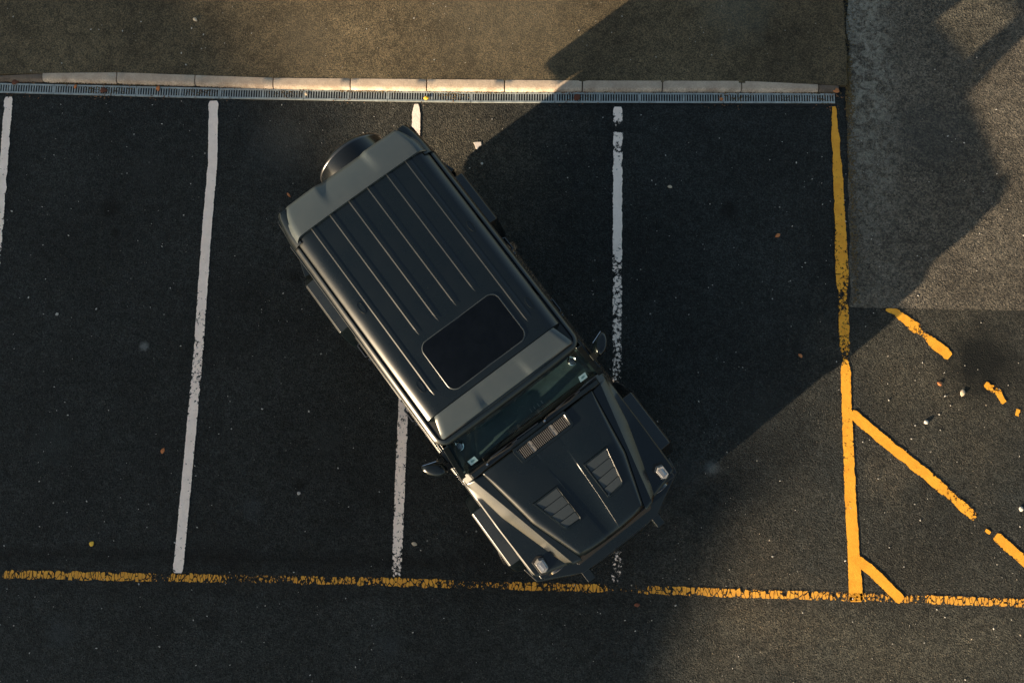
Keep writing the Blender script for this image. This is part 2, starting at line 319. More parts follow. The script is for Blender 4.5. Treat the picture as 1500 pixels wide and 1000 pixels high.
for i in range(12):
    x0, x1 = kj[i] + .007, kj[i + 1] - .007; bm = bmesh.new(); rings = []; nseg = 14
    for k in range(nseg + 1):
        x = x0 + (x1 - x0) * k / nseg; e = min(k, nseg - k); c = .006 if e == 0 else 0
        yb, yt = itp(kbot, x), itp(ktop, x); j = .003 * nv(x, i, 7); h = KH + .003 * nv(x, 3, 5) - (.012 if i in (0, 11) else 0)
        if i == 10: h -= .010 * max(0, (k / nseg - .2))
        wd = yt - yb
        rings.append([(x, yb + c, -.05), (x, yb + j + c, .004), (x, yb + .012 + j, h - .020), (x, yb + .026 + j, h - .008 - c), (x, yb + .048, h - c), (x, yt - .004, h - c), (x, yt, h - .006), (x, yt, -.05)])
    loft(bm, rings)
    tag(link('kerb_stone', bm, M['kerb_dark'] if i in (0, 11) else M['kerb'], smooth=50), klab[i], 'kerb stone', 'kerb stones along the drain')

# drain channel with its gratings
dr = bpy.data.objects.new('drainage_channel', None); COL.objects.link(dr)
tag(dr, 'long narrow drainage channel with galvanised slotted grates along the kerb foot', 'drain')
bm = bmesh.new(); box(bm, -6.9, 3.83, 3.935, 4.075, -.12, .0045)
ch = link('channel_trough', bm, M['black'], dr, smooth=0)
gx = [-6.93, -5.83, -4.80, -3.765, -2.715, -1.68, -.65, .385, 1.42, 2.45, 3.82]
yb_ = [(-7, 3.95), (-3.76, 3.914), (-.56, 3.913), (3.84, 3.976)]; yt_ = [(-7, 4.073), (-3.769, 4.047), (-.567, 4.046), (3.841, 4.1)]
for i in range(10):
    x0, x1 = gx[i] + .004, gx[i + 1] - .004; bm = bmesh.new()
    f = lambda x, t: (itp(yb_, x) * (1 - t) + itp(yt_, x) * t)
    for (ta, tb) in ((0, .17), (.86, 1.0)):
        prism(bm, [(x0, f(x0, ta), 0), (x1, f(x1, ta), 0), (x1, f(x1, tb), 0), (x0, f(x0, tb), 0)], [(x0, f(x0, ta), .014), (x1, f(x1, ta), .014), (x1, f(x1, tb), .014), (x0, f(x0, tb), .014)])
    n = int((x1 - x0) / .0315)
    for k in range(n + 1):
        x = x0 + .007 + (x1 - x0 - .014) * k / n
        wv = .0062 if k % 17 else .011
        prism(bm, [(x - wv, f(x, .15), 0), (x + wv, f(x, .15), 0), (x + wv, f(x, .88), 0), (x - wv, f(x, .88), 0)],
              [(x - wv, f(x, .15), .011), (x + wv, f(x, .15), .011), (x + wv, f(x, .88), .011), (x - wv, f(x, .88), .011)])
    link('grate', bm, M['steel'], dr, smooth=0)

# ------------------------------------------------------------ painted markings
def stripe(name, path, width, m, label, cat, group, wear=None, jit=.006, z=.008, step=.02, k=0.):
    """path: (x, y[, width]); wear: [(distance, amount)]"""
    P = [Vector(p[:2]) for p in path]; seg = [(b - a).length for a, b in zip(P, P[1:])]; tot = sum(seg); n = max(2, int(tot / step))
    bm = bmesh.new(); lay = bm.verts.layers.float.new('wear'); rows = []
    for i in range(n + 1):
        d = tot * i / n; a = d; j = 0
        while j < len(seg) - 1 and a > seg[j]: a -= seg[j]; j += 1
        c = P[j].lerp(P[j + 1], a / seg[j]); t = (P[j + 1] - P[j]).normalized(); q = Vector((-t.y, t.x))
        if isinstance(width, list): wd = itp(width, d)
        else: wd = width
        wl = wd / 2 + jit * nv(d, k, 9) * 1.4 + jit * nv(d, k, 45, 1); wr = wd / 2 + jit * nv(d, k, 8, 5) * 1.4 + jit * nv(d, k, 47, 9)
        e = min(i, n - i)
        if e < 2: wl *= (.72, .92)[e]; wr *= (.72, .92)[e]
        row = []
        for s in range(7):
            u = s / 6; p = c + q * (wl * (1 - u) - wr * u); v = bm.verts.new((p.x, p.y, z))
            v[lay] = (itp(wear, d) if wear else 0) + (.05 if m is Y_ else .045 if m is W_ else 0) + (.05 if s in (0, 6) else 0); row.append(v)
        rows.append(row)
    for a, b in zip(rows, rows[1:]):
        for s in range(6): bm.faces.new((a[s], a[s + 1], b[s + 1], b[s]))
    o = link(name, bm, m, smooth=0); tag(o, label, cat, group); return o
gw = 'white lines between the parking bays'; gy = 'yellow lines of the hatched area'
W_ = M['white_paint']; Y_ = M['yellow_paint']
stripe('bay_line', [(-6.383, 3.895), (-6.378, 3.694), (-6.367, 3.385), (-6.341, 2.689), (-6.315, 2.006), (-6.234, .038), (-6.228, -1.747)], .10, W_, 'white bay line leaving the picture at the left edge', 'bay line', gw, [(0, .04), (1.5, .06), (2.2, .22), (4, .1)], .01, k=1)
stripe('bay_line', [(-3.833, 3.885), (-3.785, 3.078), (-3.795, 2.22), (-3.785, .728), (-3.808, -.7), (-3.829, -1.76)], .114, W_, 'complete white bay line in the open space left of the car', 'bay line', gw, [(0, .02), (1.5, .0), (3, .12), (3.4, .15), (4, .05), (5, .06), (5.6, .08)], .006, k=2)
stripe('bay_line', [(-1.322, 3.883), (-1.312, 3.469), (-1.324, 1.762), (-1.335, .136), (-1.34, -.571), (-1.338, -1.75)], [(0, .06), (.12, .10), (1, .108), (4.5, .118), (5.6, .11)], W_, 'white bay line running under the car from tail to passenger side', 'bay line', gw, [(0, .0), (.6, .02), (3, .05), (3.8, .10), (5.2, .12), (5.5, .17), (5.65, .26)], .007, k=3)
stripe('bay_line', [(1.160, 3.888), (1.160, 3.633), (1.158, 2.991), (1.155, 1.808), (1.157, .504), (1.158, -1.36)], .11, W_, 'worn white bay line in the shadow beside the car', 'bay line', gw, [(0, .02), (.17, .12), (.24, .34), (.31, .36), (.34, .06), (.5, .15), (.8, .05), (1.6, .03), (1.9, .13), (2.1, .2), (2.3, .14), (3.2, .22), (3.45, .24), (5, .2)], .009, k=4)
stripe('bay_line', [(1.160, -1.40), (1.154, -1.75)], .125, W_, 'flaking white paint stub in front of the car bumper', 'bay line', gw, [(0, .26), (.2, .24), (.36, .27)], .02, k=5)
stripe('yellow_line', [(3.802, 3.935), (3.807, 3.555), (3.820, 3.037), (3.826, 2.442), (3.824, 1.609), (3.822, .909), (3.823, .757), (3.819, .239), (3.822, -.848), (3.836, -1.453), (3.842, -1.905)],
       [(0, .05), (.3, .075), (.42, .11), (.6, .085), (.8, .115), (1.6, .13), (1.9, .155), (2.1, .15), (2.3, .12), (2.95, .12), (3.03, .10), (3.1, .06), (3.2, .11), (5.3, .135), (5.85, .16)], Y_,
       'long solid yellow line from the drain end down to the bottom line', 'yellow line', gy, [(0, .0), (1, .07), (1.9, .1), (2.4, .19), (2.7, .12), (2.95, .15), (3.05, .27), (3.2, .1), (3.4, .06), (4.4, .08), (5.2, .02), (5.8, -.05)], .008, k=6)
stripe('yellow_line', [(3.865, .205), (4.275, -.144), (4.726, -.507), (5.023, -.769), (5.228, -.960)], [(0, .12), (1.3, .12), (1.5, .09), (1.6, .12), (1.8, .10)], Y_, 'long diagonal yellow line branching off the vertical line', 'yellow line', gy, [(0, -.05), (1.2, .06), (1.45, .16), (1.55, .1), (1.75, .16)], .01, z=.0085, k=7)
stripe('yellow_line', [(5.335, -1.087), (5.388, -1.122)], .045, Y_, 'tiny yellow paint fleck in the gap of the diagonal line', 'yellow line', gy, None, .01, k=8)
stripe('yellow_line', [(5.442, -1.150), (5.643, -1.324), (5.90, -1.56), (6.6, -2.1)], .11, Y_, 'end piece of the diagonal yellow line at the right edge', 'yellow line', gy, [(0, .1), (.2, .05), (1, .1)], .014, k=9)
stripe('yellow_line', [(3.87, -1.44), (4.094, -1.625), (4.352, -1.885)], .115, Y_, 'short diagonal yellow line closing the small triangle', 'yellow line', gy, [(0, -.08), (.6, .02)], .006, z=.0085, k=10)
stripe('yellow_line', [(4.322, 1.425), (4.442, 1.400), (4.657, 1.217), (4.749, 1.140), (4.886, 1.019), (5.045, .880)], [(0, .03), (.12, .08), (.3, .11), (.42, .13), (.52, .05), (.6, .09), (.75, .13), (.95, .11)], Y_, 'upper diagonal yellow line ending at the dark oil stain', 'yellow line', gy, [(0, 0), (.42, .12), (.5, .2), (.6, .1), (.9, 0)], .012, k=11)
stripe('yellow_line', [(5.435, .575), (5.567, .472), (5.65, .36)], [(0, .08), (.15, .09), (.25, .07)], Y_, 'broken yellow piece just below the dark oil stain', 'yellow line', gy, [(0, .0), (.12, .22), (.2, .1), (.27, 0)], .014, k=12)
stripe('yellow_line', [(5.80, .285), (5.775, .21)], .06, Y_, 'small curled yellow paint remnant near the right edge', 'yellow line', gy, None, .016, k=13)
def dline(px):  return px
bw = [(0, .14), (.25, .22), (.85, .16), (1.05, .12), (1.5, .10), (1.9, .17), (2.1, .11), (2.35, .36), (2.5, .2), (3.1, .11), (3.17, .16), (3.3, .27), (3.9, .25), (4.3, .29), (4.38, .44), (4.5, .10), (4.62, .16), (5.0, .17), (5.4, .13), (6.3, .12), (6.55, .21), (6.9, .3), (7.0, .45), (7.3, .30), (7.7, .36), (7.9, .46), (8.6, .46), (8.68, .26)]
bwear = [(0, .16), (.4, .17), (.52, .13), (1.2, .10), (1.65, .11), (1.80, .33), (1.95, .17), (2.2, .12), (2.5, .22), (2.62, .26), (3.2, .26), (3.4, .20), (3.7, .2), (4.2, .19), (4.5, .12), (5.0, .16), (5.2, .28), (5.7, .27), (5.86, .12), (6.2, .2), (6.6, .2), (6.75, .09), (6.85, .25), (7.1, .34), (7.35, .2), (7.5, .12), (8, .1), (9.0, .13), (9.4, .2), (10.4, .24), (10.6, .1), (11.0, .1), (11.2, .18), (11.8, .17)]
stripe('yellow_line', [(-5.828, -1.814), (-4.418, -1.816), (-3.053, -1.808), (-1.654, -1.800), (-.49, -1.815), (.9, -1.822), (1.9, -1.831), (2.668, -1.844), (3.663, -1.850), (4.427, -1.858), (5.112, -1.871), (6.8, -1.885)], .09, M['crumbling_yellow_paint'], 'crumbling horizontal yellow line along the open end of the bays', 'yellow line', gy,
       [(d, v + .0) for d, v in bwear], .012, k=14)

# ------------------------------------------------------------ leaves, pebbles, chips
def leaf(x, y, s, m, label, cat='leaf', rot=0., z=.006, name='fallen_leaf', group=None, asp=.6):
    bm = bmesh.new(); n = 7; rows = []
    for i in range(n + 1):
        t = i / n; wv = s * asp * .5 * math.sin(math.pi * t) ** .75 + .0004; xx = (t - .5) * s
        h = .10 * s * math.sin(math.pi * t)
        rows.append([(xx, -wv, h * 1.4), (xx, 0, h * .6), (xx, wv, h * 1.6)])
    grid(bm, rows); o = link(name, bm, m, smooth=60, solid=.0012); o.location = (x, y, z); o.rotation_euler = (random.uniform(-.1, .1), random.uniform(-.1, .1), rot)
    return tag(o, label, cat, group)
def pebble(x, y, s, m, label, z=0., cat='pebble', name='pebble', flat=.6):
    bm = bmesh.new(); bmesh.ops.create_icosphere(bm, subdivisions=2, radius=s / 2)
    for v in bm.verts: v.co *= 1 + .35 * noise.noise(v.co * 60 + Vector((x, y, 0))); v.co.z = v.co.z * flat + s * .22
    o = link(name, bm, m, smooth=50); o.location = (x, y, z); return tag(o, label, cat)
leaf(-4.116, 4.919, .075, M['leaf_tan'], 'pale dry leaf on the shaded pavement near the top edge', rot=-.7, z=KH + .002)
leaf(1.789, 2.882, .06, M['leaf_tan'], 'small tan leaf in the dark bay right of the worn white line', rot=-.2)
leaf(3.075, 2.302, .07, M['leaf_orange'], 'rusty brown leaf deep in the car shadow', rot=.6)
leaf(3.301, .859, .06, M['leaf_orange'], 'tan brown leaf in the shadow left of the yellow line', rot=-.8)
leaf(4.909, .562, .062, M['leaf_orange'], 'small orange leaf below the upper diagonal yellow line', rot=-.5, asp=.8)
leaf(5.164, .464, .09, M['leaf_tan'], 'pale pinkish leaf under the dark oil stain', rot=1.4, asp=.6)
leaf(-4.112, -.394, .07, M['leaf_orange'], 'orange leaf beside the complete white bay line', rot=1.3)
leaf(-4.843, -1.46, .065, M['leaf_yellow'], 'bright yellow leaf above the left end of the yellow line', rot=1.0, asp=.85)
leaf(-1.149, -1.38, .07, M['leaf_tan'], 'flat tan leaf beside the foot of the third white line', rot=-.3)
leaf(-2.83, 2.70, .07, M['leaf_orange'], 'thin orange leaf by the rear corner of the car', rot=-.9, asp=.35)
leaf(1.385, -1.991, .07, M['leaf_brown'], 'reddish brown leaf below the car nose', rot=.1)
pebble(-.493, 3.135, .03, M['stone'], 'white pebble just inside the shadow behind the car')
pebble(5.753, -.845, .05, M['stone'], 'round white pebble at the right edge')
pebble(4.727, .116, .05, M['stone'], 'pale grey pebble in the hatched area')
pebble(-2.501, -.843, .04, M['stone'], 'pale pebble left of the third white line')
pebble(-5.51, 1.187, .035, M['stone'], 'small white pebble in the leftmost bay')
bm = bmesh.new(); plan(bm, [(-.605, 3.405), (-.57, 3.41), (-.51, 3.412), (-.505, 3.37), (-.54, 3.345), (-.55, 3.315), (-.575, 3.33), (-.585, 3.37)], .001, .007, .05)
tag(link('paint_chip', bm, simple('old_white_paint', (.62, .54, .47), .7, var=.2, vs_=30), smooth=0), 'triangular white paint chip at the shadow edge behind the car', 'paint chip')
gl = 'leaves caught in the drain'
leaf(-6.314, 4.078, .10, M['leaf_brown'], 'dark red leaf stuck where grimy kerb stone meets the grate', rot=.4, z=.018, group=gl)
leaf(-5.556, 4.035, .06, M['leaf_orange'], 'orange leaf on the rusty stretch of the second grate', rot=1.2, z=.018, group=gl)
leaf(-5.20, 3.99, .10, M['leaf_brown'], 'brown rotting leaf wedged in the rusty grate', rot=.2, z=.016, group=gl, asp=.7)
leaf(-4.523, 4.03, .08, M['leaf_orange'], 'bright orange leaf standing on the grate of the second bay', rot=1.5, z=.018, group=gl)
leaf(-1.197, 3.955, .075, M['leaf_yellow'], 'yellow leaf on the sunlit grate behind the car', rot=.1, z=.018, group=gl)
leaf(.655, 3.995, .10, M['leaf_brown'], 'dark brown clump of leaf on the shaded grate', rot=.9, z=.018, group=gl, asp=.8)
leaf(2.426, 4.0, .05, M['leaf_orange'], 'small salmon leaf on the shaded grate near the right end', rot=.2, z=.018, group=gl, asp=.9)
leaf(3.826, 4.126, .085, M['leaf_orange'], 'pinkish leaf lying at the very end of the kerb', rot=-.2, z=.03, group=gl, asp=.7)
leaf(-2.68, 3.985, .05, M['leaf_tan'], 'tiny tan leaf on the grate above the car tail', rot=.7, z=.018, group=gl, asp=.9)
bm = bmesh.new()                                       # crumbled leaf litter gathered along the drain and the kerb end
for i in range(240):
    cx_ = random.choice((-6.2, -5.3, -5.1, -4.5, -3.7, -2.2, -1.0, .6, 2.5, 3.75, 3.85)); x = cx_ + random.gauss(0, .16); y = random.choice((3.90, 3.925, 4.055, 4.06)) + random.gauss(0, .018)
    if x > 3.95: continue
    q_ = random.uniform(.006, .016); a_ = random.uniform(0, 6.28); ca, sa = math.cos(a_) * q_, math.sin(a_) * q_
    bm.faces.new([bm.verts.new((x + dx, y + dy, .017 + dz)) for dx, dy, dz in ((ca, sa, .002), (-sa * .5, ca * .5, 0), (-ca, -sa, .003), (sa * .6, -ca * .4, 0))])
link('leaf_litter', bm, M['leaf_litter'], smooth=0)['kind'] = 'stuff'
# loose grit
bm = bmesh.new()
for i in range(900):
    x, y = random.uniform(-6.6, 6.4), random.uniform(-3, 5.4)
    if 3.9 < y < 4.25 and x < 3.9: continue
    s = random.choice((.003, .003, .004, .004, .005, .005, .006, .008, .010)) * random.uniform(.7, 1.2); z = KH if (y > 4.2 and x < 3.9) else .004
    r = bmesh.ops.create_icosphere(bm, subdivisions=1, radius=s, matrix=Matrix.Translation((x, y, z + s * .3)) @ Matrix.Rotation(random.random() * 6, 4, 'Z') @ Matrix.Diagonal((1.3, .8, .6, 1)))
link('grit', bm, M['stone'], smooth=0)['kind'] = 'stuff'
bm = bmesh.new()                                       # moss and silt in the kerb joint
for i in range(700):
    x = random.uniform(-6.6, 3.9); x = x if random.random() < .5 else random.choice((-5.6, -5.1, -4.6, -2.1, -1.8, -.4, 3.6)) + random.gauss(0, .12)
    y = itp(kbot, x) - .004 + random.gauss(0, .006); s = random.uniform(.003, .008)
    bmesh.ops.create_icosphere(bm, subdivisions=1, radius=s, matrix=Matrix.Translation((x, y, .014)))
for i in range(1300):                                 # along the crumbling joint beside the pavement and the yellow line
    y = random.uniform(1.5, 5.6) if random.random() < .6 else random.uniform(3.8, 4.6); x = 3.97 + abs(random.gauss(0, .05)) - .02; q_ = random.uniform(.003, .011)
    bmesh.ops.create_icosphere(bm, subdivisions=1, radius=q_, matrix=Matrix.Translation((x, y, .006)) @ Matrix.Diagonal((1.2, 1, .7, 1)))
for i in range(520):                                  # silt packed into the grate slots in a few places
    x = random.choice((-5.35, -5.2, -4.95, -4.1, -3.9, -2.9, -.9, .7, 2.6, 3.3, 3.7)) + random.gauss(0, .09); y = random.uniform(3.93, 4.04)
    if x < 3.78: bmesh.ops.create_icosphere(bm, subdivisions=1, radius=random.uniform(.004, .010), matrix=Matrix.Translation((x, y + (.03 if x > 1 else 0), .008)))
link('moss', bm, simple('moss_silt', (.09, .06, .02), .9, var=.6, vs_=30), smooth=0)['kind'] = 'stuff'

# ------------------------------------------------------------ the car (local: x forward, y to its left, z up)
car = bpy.data.objects.new('parked_car', None); COL.objects.link(car)
car.location = (0.08676721, 0.068076, 0); car.rotation_euler = (0, 0, -0.90552753)
tag(car, 'boxy black off road car with vented bonnet parked askew across two bays', 'car')
B_, P_ = M['body'], M['plastic']
# --- side walls with wheel openings
HW = .885
def arch(cx, front):
    pts = [(.43, .42), (.40, .70), (.27, .86), (-.27, .86), (-.40, .70), (-.43, .42)]
    return [(cx + a, b) for a, b in pts]
side = [(1.36, .50)] + arch(.77, 1) + arch(-2.175, 0) + [(-2.80, .50), (-2.82, 1.245), (.05, 1.245), (.06, 1.085), (1.28, 1.055)]
bm = bmesh.new()
for s in (-1, 1):
    prism(bm, [(x, s * HW, z) for x, z in side], [(x, s * (HW - .04), z) for x, z in side])
link('side_wall', bm, B_, car, bevel=.008)
bm = bmesh.new()                                            # underbody, wheel wells, bulkheads
box(bm, -2.80, 1.38, -.60, .60, .36, .52); box(bm, -1.66, .24, -.84, .84, .40, .52); box(bm, -2.80, -2.68, -.84, .84, .45, .6)
box(bm, .20, .26, -.84, .84, .5, 1.16); box(bm, .3, 1.36, -.60, .60, .52, 1.0); box(bm, -2.78, -1.6, -.60, .60, .5, .62)
for s in (-1, 1):
    box(bm, -2.66, -1.66, s * .60, s * .84, .86, .90); box(bm, .26, 1.26, s * .60, s * .84, .86, .90)
link('underbody', bm, P_, car, smooth=0)
for s in (-1, 1):                                           # doors proud of the wall, with gaps between
    for (x0, x1) in ((-.86, .03), (-1.67, -.885)):
        bm = bmesh.new(); lo = .50; pts = [(x0, lo), (x1, lo), (x1, 1.235), (x0, 1.235)]
        if x0 < -1.2: pts = [(x0 + .04, .72), (x0 + .10, lo), (x1, lo), (x1, 1.235), (x0, 1.235), (x0, .95)]
        prism(bm, [(x, s * (HW - .002), z) for x, z in pts], [(x, s * (HW + .010), z) for x, z in pts])
        d = link('door', bm, B_, car, bevel=.006)
        bm = bmesh.new(); hx = x0 + .14
        tube(bm, [(hx - .08, s * (HW + .01), 1.13), (hx - .07, s * (HW + .045), 1.13), (hx + .07, s * (HW + .045), 1.13), (hx + .08, s * (HW + .01), 1.13)], .012)
        lathe(bm, [(.001, 0), (.02, 0), (.02, s * .03), (.001, s * .034)], 'Y', 12, (hx + .12, s * (HW + .01), 1.13))
        link('handle', bm, M['gloss'], d)
        bm = bmesh.new()
        for hz in (.68, 1.08):
            bm = bmesh.new(); lathe(bm, [(.001, -.04), (.013, -.04), (.013, .04), (.001, .04)], 'Z', 12, (x1 + .004, s * (HW + .016), hz)); link('hinge', bm, B_, d)

    bm = bmesh.new()
    for (x0, x1) in ((-2.50, -1.69), (-1.66, -.89), (-.855, .02), (.04, .44)):
        prism(bm, [(x0, s * HW, .915), (x1, s * HW, .915), (x1, s * HW, .975), (x0, s * HW, .975)], [(x0, s * (HW + .026), .922), (x1, s * (HW + .026), .922), (x1, s * (HW + .026), .968), (x0, s * (HW + .026), .968)])
    link('side_moulding', bm, P_, car, bevel=.004)
    bm = bmesh.new(); box(bm, -1.58, .18, s * .86, s * .985, .36, .40)
    for k in range(24): box(bm, -1.55 + k * .072, -1.52 + k * .072, s * .89, s * .965, .40, .406)
    link('running_board', bm, M['alloy'], car, bevel=.006)
    # wheel arch flares: chamfered boxy hoops
    for cx, (u0, u1), nm in ((.77, (-.325, .315), 'f'), (-2.175, (-.315, .31), 'r')):
        o_ = [(u1 + .17, .48), (u1 + .12, .76), (u1 - .0, .955), (u0, .955), (u0 - .12, .76), (u0 - .17, .48)]
        i_ = [(u1 + .11, .48), (u1 + .07, .70), (u1 - .05, .875), (u0 + .05, .875), (u0 - .07, .70), (u0 - .11, .48)]
        bm = bmesh.new(); rings = []
        for (ox, oz), (ix, iz) in zip(o_, i_):
            rings.append([(cx + ox, s * .87, oz + .034), (cx + ox + .0, s * 1.012, oz), (cx + ox * .985, s * 1.034, oz - .022), (cx + ix, s * 1.034, iz), (cx + ix, s * .87, iz)])
        loft(bm, rings); link('wheel_arch_flare', bm, B_, car, bevel=.006)

# --- fenders: channel, bright sloping ridge, flat top, rounded edge
E_ = [(.175, .683), (.861, .577), (1.384, .395)]; I_ = [(.06, .812), (.134, .798), (.648, .668), (1.427, .478)]
O_ = [(.06, .870), (.134, .864), (.648, .775), (1.278, .575), (1.43, .515)]; F_ = [(.06, .885), (.7, .888), (1.24, .872), (1.32, .855)]
def ztop(u): return 1.262 - .030 * u
for s in (-1, 1):
    bm = bmesh.new(); rows = []
    for k in range(37):
        t = k / 36; row = []
        u_in, u_out = .178 + (1.425 - .178) * t, .10 + (1.295 - .10) * t
        def P(tab, dz, f, zz=None):
            u = u_in * (1 - f) + u_out * f; y = itp(tab, u); return (u, s * y, (ztop(u) if zz is None else zz) + dz)
        u = u_in
        z1 = itp([(0, 1.168), (.45, 1.128), (.8, 1.130), (1, 1.137)], t)
        row = [P(E_, -.060, 0), P([(a, b + .004) for a, b in E_], -.046, 0), P(I_, -.048, .15), P(O_, 0, .35, z1), P([(a, b + .006) for a, b in O_], 0, .35, z1 - .006)]
        ue = u_out
        row += [(ue, s * (itp(F_, ue) - .016), z1 - .016), (ue, s * (itp(F_, ue) - .004), z1 - .027), (ue, s * itp(F_, ue), z1 - .05), (ue, s * itp(F_, ue), z1 - .12)]
        rows.append(row)
    grid(bm, rows)
    f = link('fender', bm, B_, car, smooth=22, solid=.004)
    bm = bmesh.new(); rows = []                             # pale piece of ridge behind the bonnet gap, cowl end
    prism(bm, [(.075, s * .77, 1.19), (.168, s * .77, 1.19), (.168, s * .87, 1.14), (.075, s * .875, 1.14)], [(.085, s * .79, 1.218), (.170, s * .785, 1.212), (.170, s * .862, 1.168), (.09, s * .868, 1.172)])
    link('cowl_corner', bm, B_, car, bevel=.004)
    # turn lamp on the fender
    bm = bmesh.new(); pts = [(1.145, .735), (1.175, .685), (1.30, .695), (1.325, .745), (1.30, .80), (1.165, .80)]
    prism(bm, [(a, s * b, 1.09) for a, b in pts], [(1.235 + (a - 1.235) * .72 + .005, s * (.742 + (b - .742) * .78), 1.175 - (a - 1.14) * .12) for a, b in pts])
    lp = link('turn_lamp', bm, M['lens'], car, bevel=.005, seg=2)
    bm = bmesh.new(); prism(bm, [(1.19, s * .712, 1.168), (1.285, s * .716, 1.157), (1.280, s * .765, 1.157), (1.20, s * .775, 1.167)], [(1.195, s * .716, 1.1745), (1.28, s * .720, 1.1645), (1.275, s * .745, 1.1645), (1.205, s * .752, 1.1735)]); link('reflector', bm, M['reflector'], lp, smooth=0)
    bm = bmesh.new(); pts2 = [(1.235 + (a - 1.235) * 1.13, .742 + (b - .742) * 1.15) for a, b in pts]
    prism(bm, [(a, s * b, 1.08) for a, b in pts2], [(a, s * b, 1.128 - (a - 1.14) * .03) for a, b in pts2]); link('lamp_base', bm, P_, lp, bevel=.004)

# --- bonnet: sunken middle channel, flat top, curved shoulders
S0 = [(.175, .662), (.322, .612), (.83, .490), (1.384, .350)]
dome = lambda u: itp([(.30, .135), (.7, .118), (1.02, .105), (1.40, .078)], u)
bm = bmesh.new(); rows = []
for k in range(57):
    t = k / 56; u0 = .178 + 1.215 * t; row = []
    dep = .012 * min(1, max(0, (u0 - .38) / .75)); dw = dome(u0)
    half = [(0, -dep), (dw - .010, -dep), (dw, -dep * .7), (dw + .003, -.001), (dw + .012, 0), (itp(S0, u0) * .7, .0), (itp(S0, u0), -.003)]
    for j in range(1, 8):
        f = j / 7; half.append((itp(S0, u0) + (itp(E_, u0) - itp(S0, u0)) * math.sin(f * math.pi / 2) ** .9, -.003 - (.047 + .012 * min(t * 3, 1) ) * (1 - math.cos(f * math.pi / 2)) ** .9))
    half.append((itp(E_, u0) + .0005, -.075))
    for y, dz in reversed(half[1:]): row.append((u0, -y, dz))
    for y, dz in half: row.append((u0, y, dz))
    fr = max(0, (t - .955) / .045)
    rows.append([(x + (-.002 + .032 * (abs(y) / .4 < .9)) * fr * (1 - (y / .42) ** 2) , y, ztop(u0) + .006 * (1 - (y / .7) ** 2) + dz - .05 * fr ** 2) for x, y, dz in row])
grid(bm, rows); hood = link('bonnet', bm, B_, car, smooth=24, solid=.004)
# louvred bonnet vents
for s in (-1, 1):
    if s < 0: A, Bq, Cq, D = (.700, -.157), (.700, -.457), (1.105, -.348), (1.112, -.152)
    else: A, Bq, Cq, D = (.693, .182 - .02), (.693, .462), (1.090, .372), (1.112, .165)
    c0 = .905
    def q(fu, fy):
        a = Vector(A).lerp(Vector(D), fu); b = Vector(Bq).lerp(Vector(Cq), fu); return a.lerp(b, fy)
    zz = lambda u: ztop(u) + .006
    bm = bmesh.new()
    corners = [q(0, 0), q(0, 1), q(.93, 1.0), q(1, .90), q(1, .08), q(.95, 0)]
    inn = [q(.05, .05), q(.05, .95), q(.90, .95), q(.955, .86), q(.955, .10), q(.92, .05)]
    n = 6; o1 = [bm.verts.new((p.x, p.y, zz(p.x) - .002)) for p in corners]; o2 = [bm.verts.new((q_.x, q_.y, zz(q_.x) + .011)) for q_ in [p.lerp(r, .35) for p, r in zip(corners, inn)]]
    cm = Vector((sum(p.x for p in inn) / 6, sum(p.y for p in inn) / 6)); inn2 = [p + (cm - p).normalized() * .014 for p in inn]
    o3 = [bm.verts.new((p.x, p.y, zz(p.x) + .012)) for p in inn]; o4 = [bm.verts.new((p.x, p.y, zz(p.x) + .001)) for p in inn2]
    for a, b in ((o1, o2), (o2, o3), (o3, o4)):
        for i in range(n): bm.faces.new((a[i], a[(i + 1) % n], b[(i + 1) % n], b[i]))
    vent = link('bonnet_vent', bm, M['body'], hood, smooth=30)
    bm = bmesh.new(); bounds = [.04, .27, .51, .75, .965]
    for k in range(4):
        f0, f1 = bounds[k] + .0, bounds[k + 1] - .012
        a, b = q(f0, .085), q(f0, .915); c, d = q(f1, .915 - (.05 if k == 3 else 0)), q(f1, .085 + (.02 if k == 3 else 0))
        prism(bm, [(a.x, a.y, zz(a.x) - .012), (b.x, b.y, zz(b.x) - .012), (c.x, c.y, zz(c.x) - .012), (d.x, d.y, zz(d.x) - .012)],
              [(a.x, a.y, zz(a.x) + .009), (b.x, b.y, zz(b.x) + .009), (c.x, c.y, zz(c.x) + .0015), (d.x, d.y, zz(d.x) + .0015)])
    link('louvre', bm, M['louvre'], vent, smooth=0, bevel=.002)
# cowl intake with fins
zc = 1.262
bm = bmesh.new(); fr_ = [(.165, -.30), (.165, .325), (.20, .345), (.33, .335), (.352, .30), (.352, -.265), (.33, -.30), (.20, -.315)]
inn = [(.200, -.275), (.200, .305), (.205, .310), (.312, .302), (.318, .296), (.318, -.262), (.312, -.268), (.205, -.280)]
o1 = [bm.verts.new((x, y, zc - .008)) for x, y in fr_]; o2 = [bm.verts.new((x * .82 + a * .18, y * .82 + b * .18, zc + .014)) for (x, y), (a, b) in zip(fr_, inn)]
o3 = [bm.verts.new((x, y, zc + .014)) for x, y in inn]; o4 = [bm.verts.new((x + (.26 - x) * .10, y + (.02 - y) * .05, zc + .001)) for x, y in inn]
for a, b in ((o1, o2), (o2, o3), (o3, o4)):
    for i in range(8): bm.faces.new((a[i], a[(i + 1) % 8], b[(i + 1) % 8], b[i]))
ck = link('intake_grille', bm, M['body'], hood, smooth=30)
bm = bmesh.new(); box(bm, .203, .314, -.265, .295, zc - .01, zc + .002); link('grille_backing', bm, M['black'], ck, smooth=0)
bm = bmesh.new()
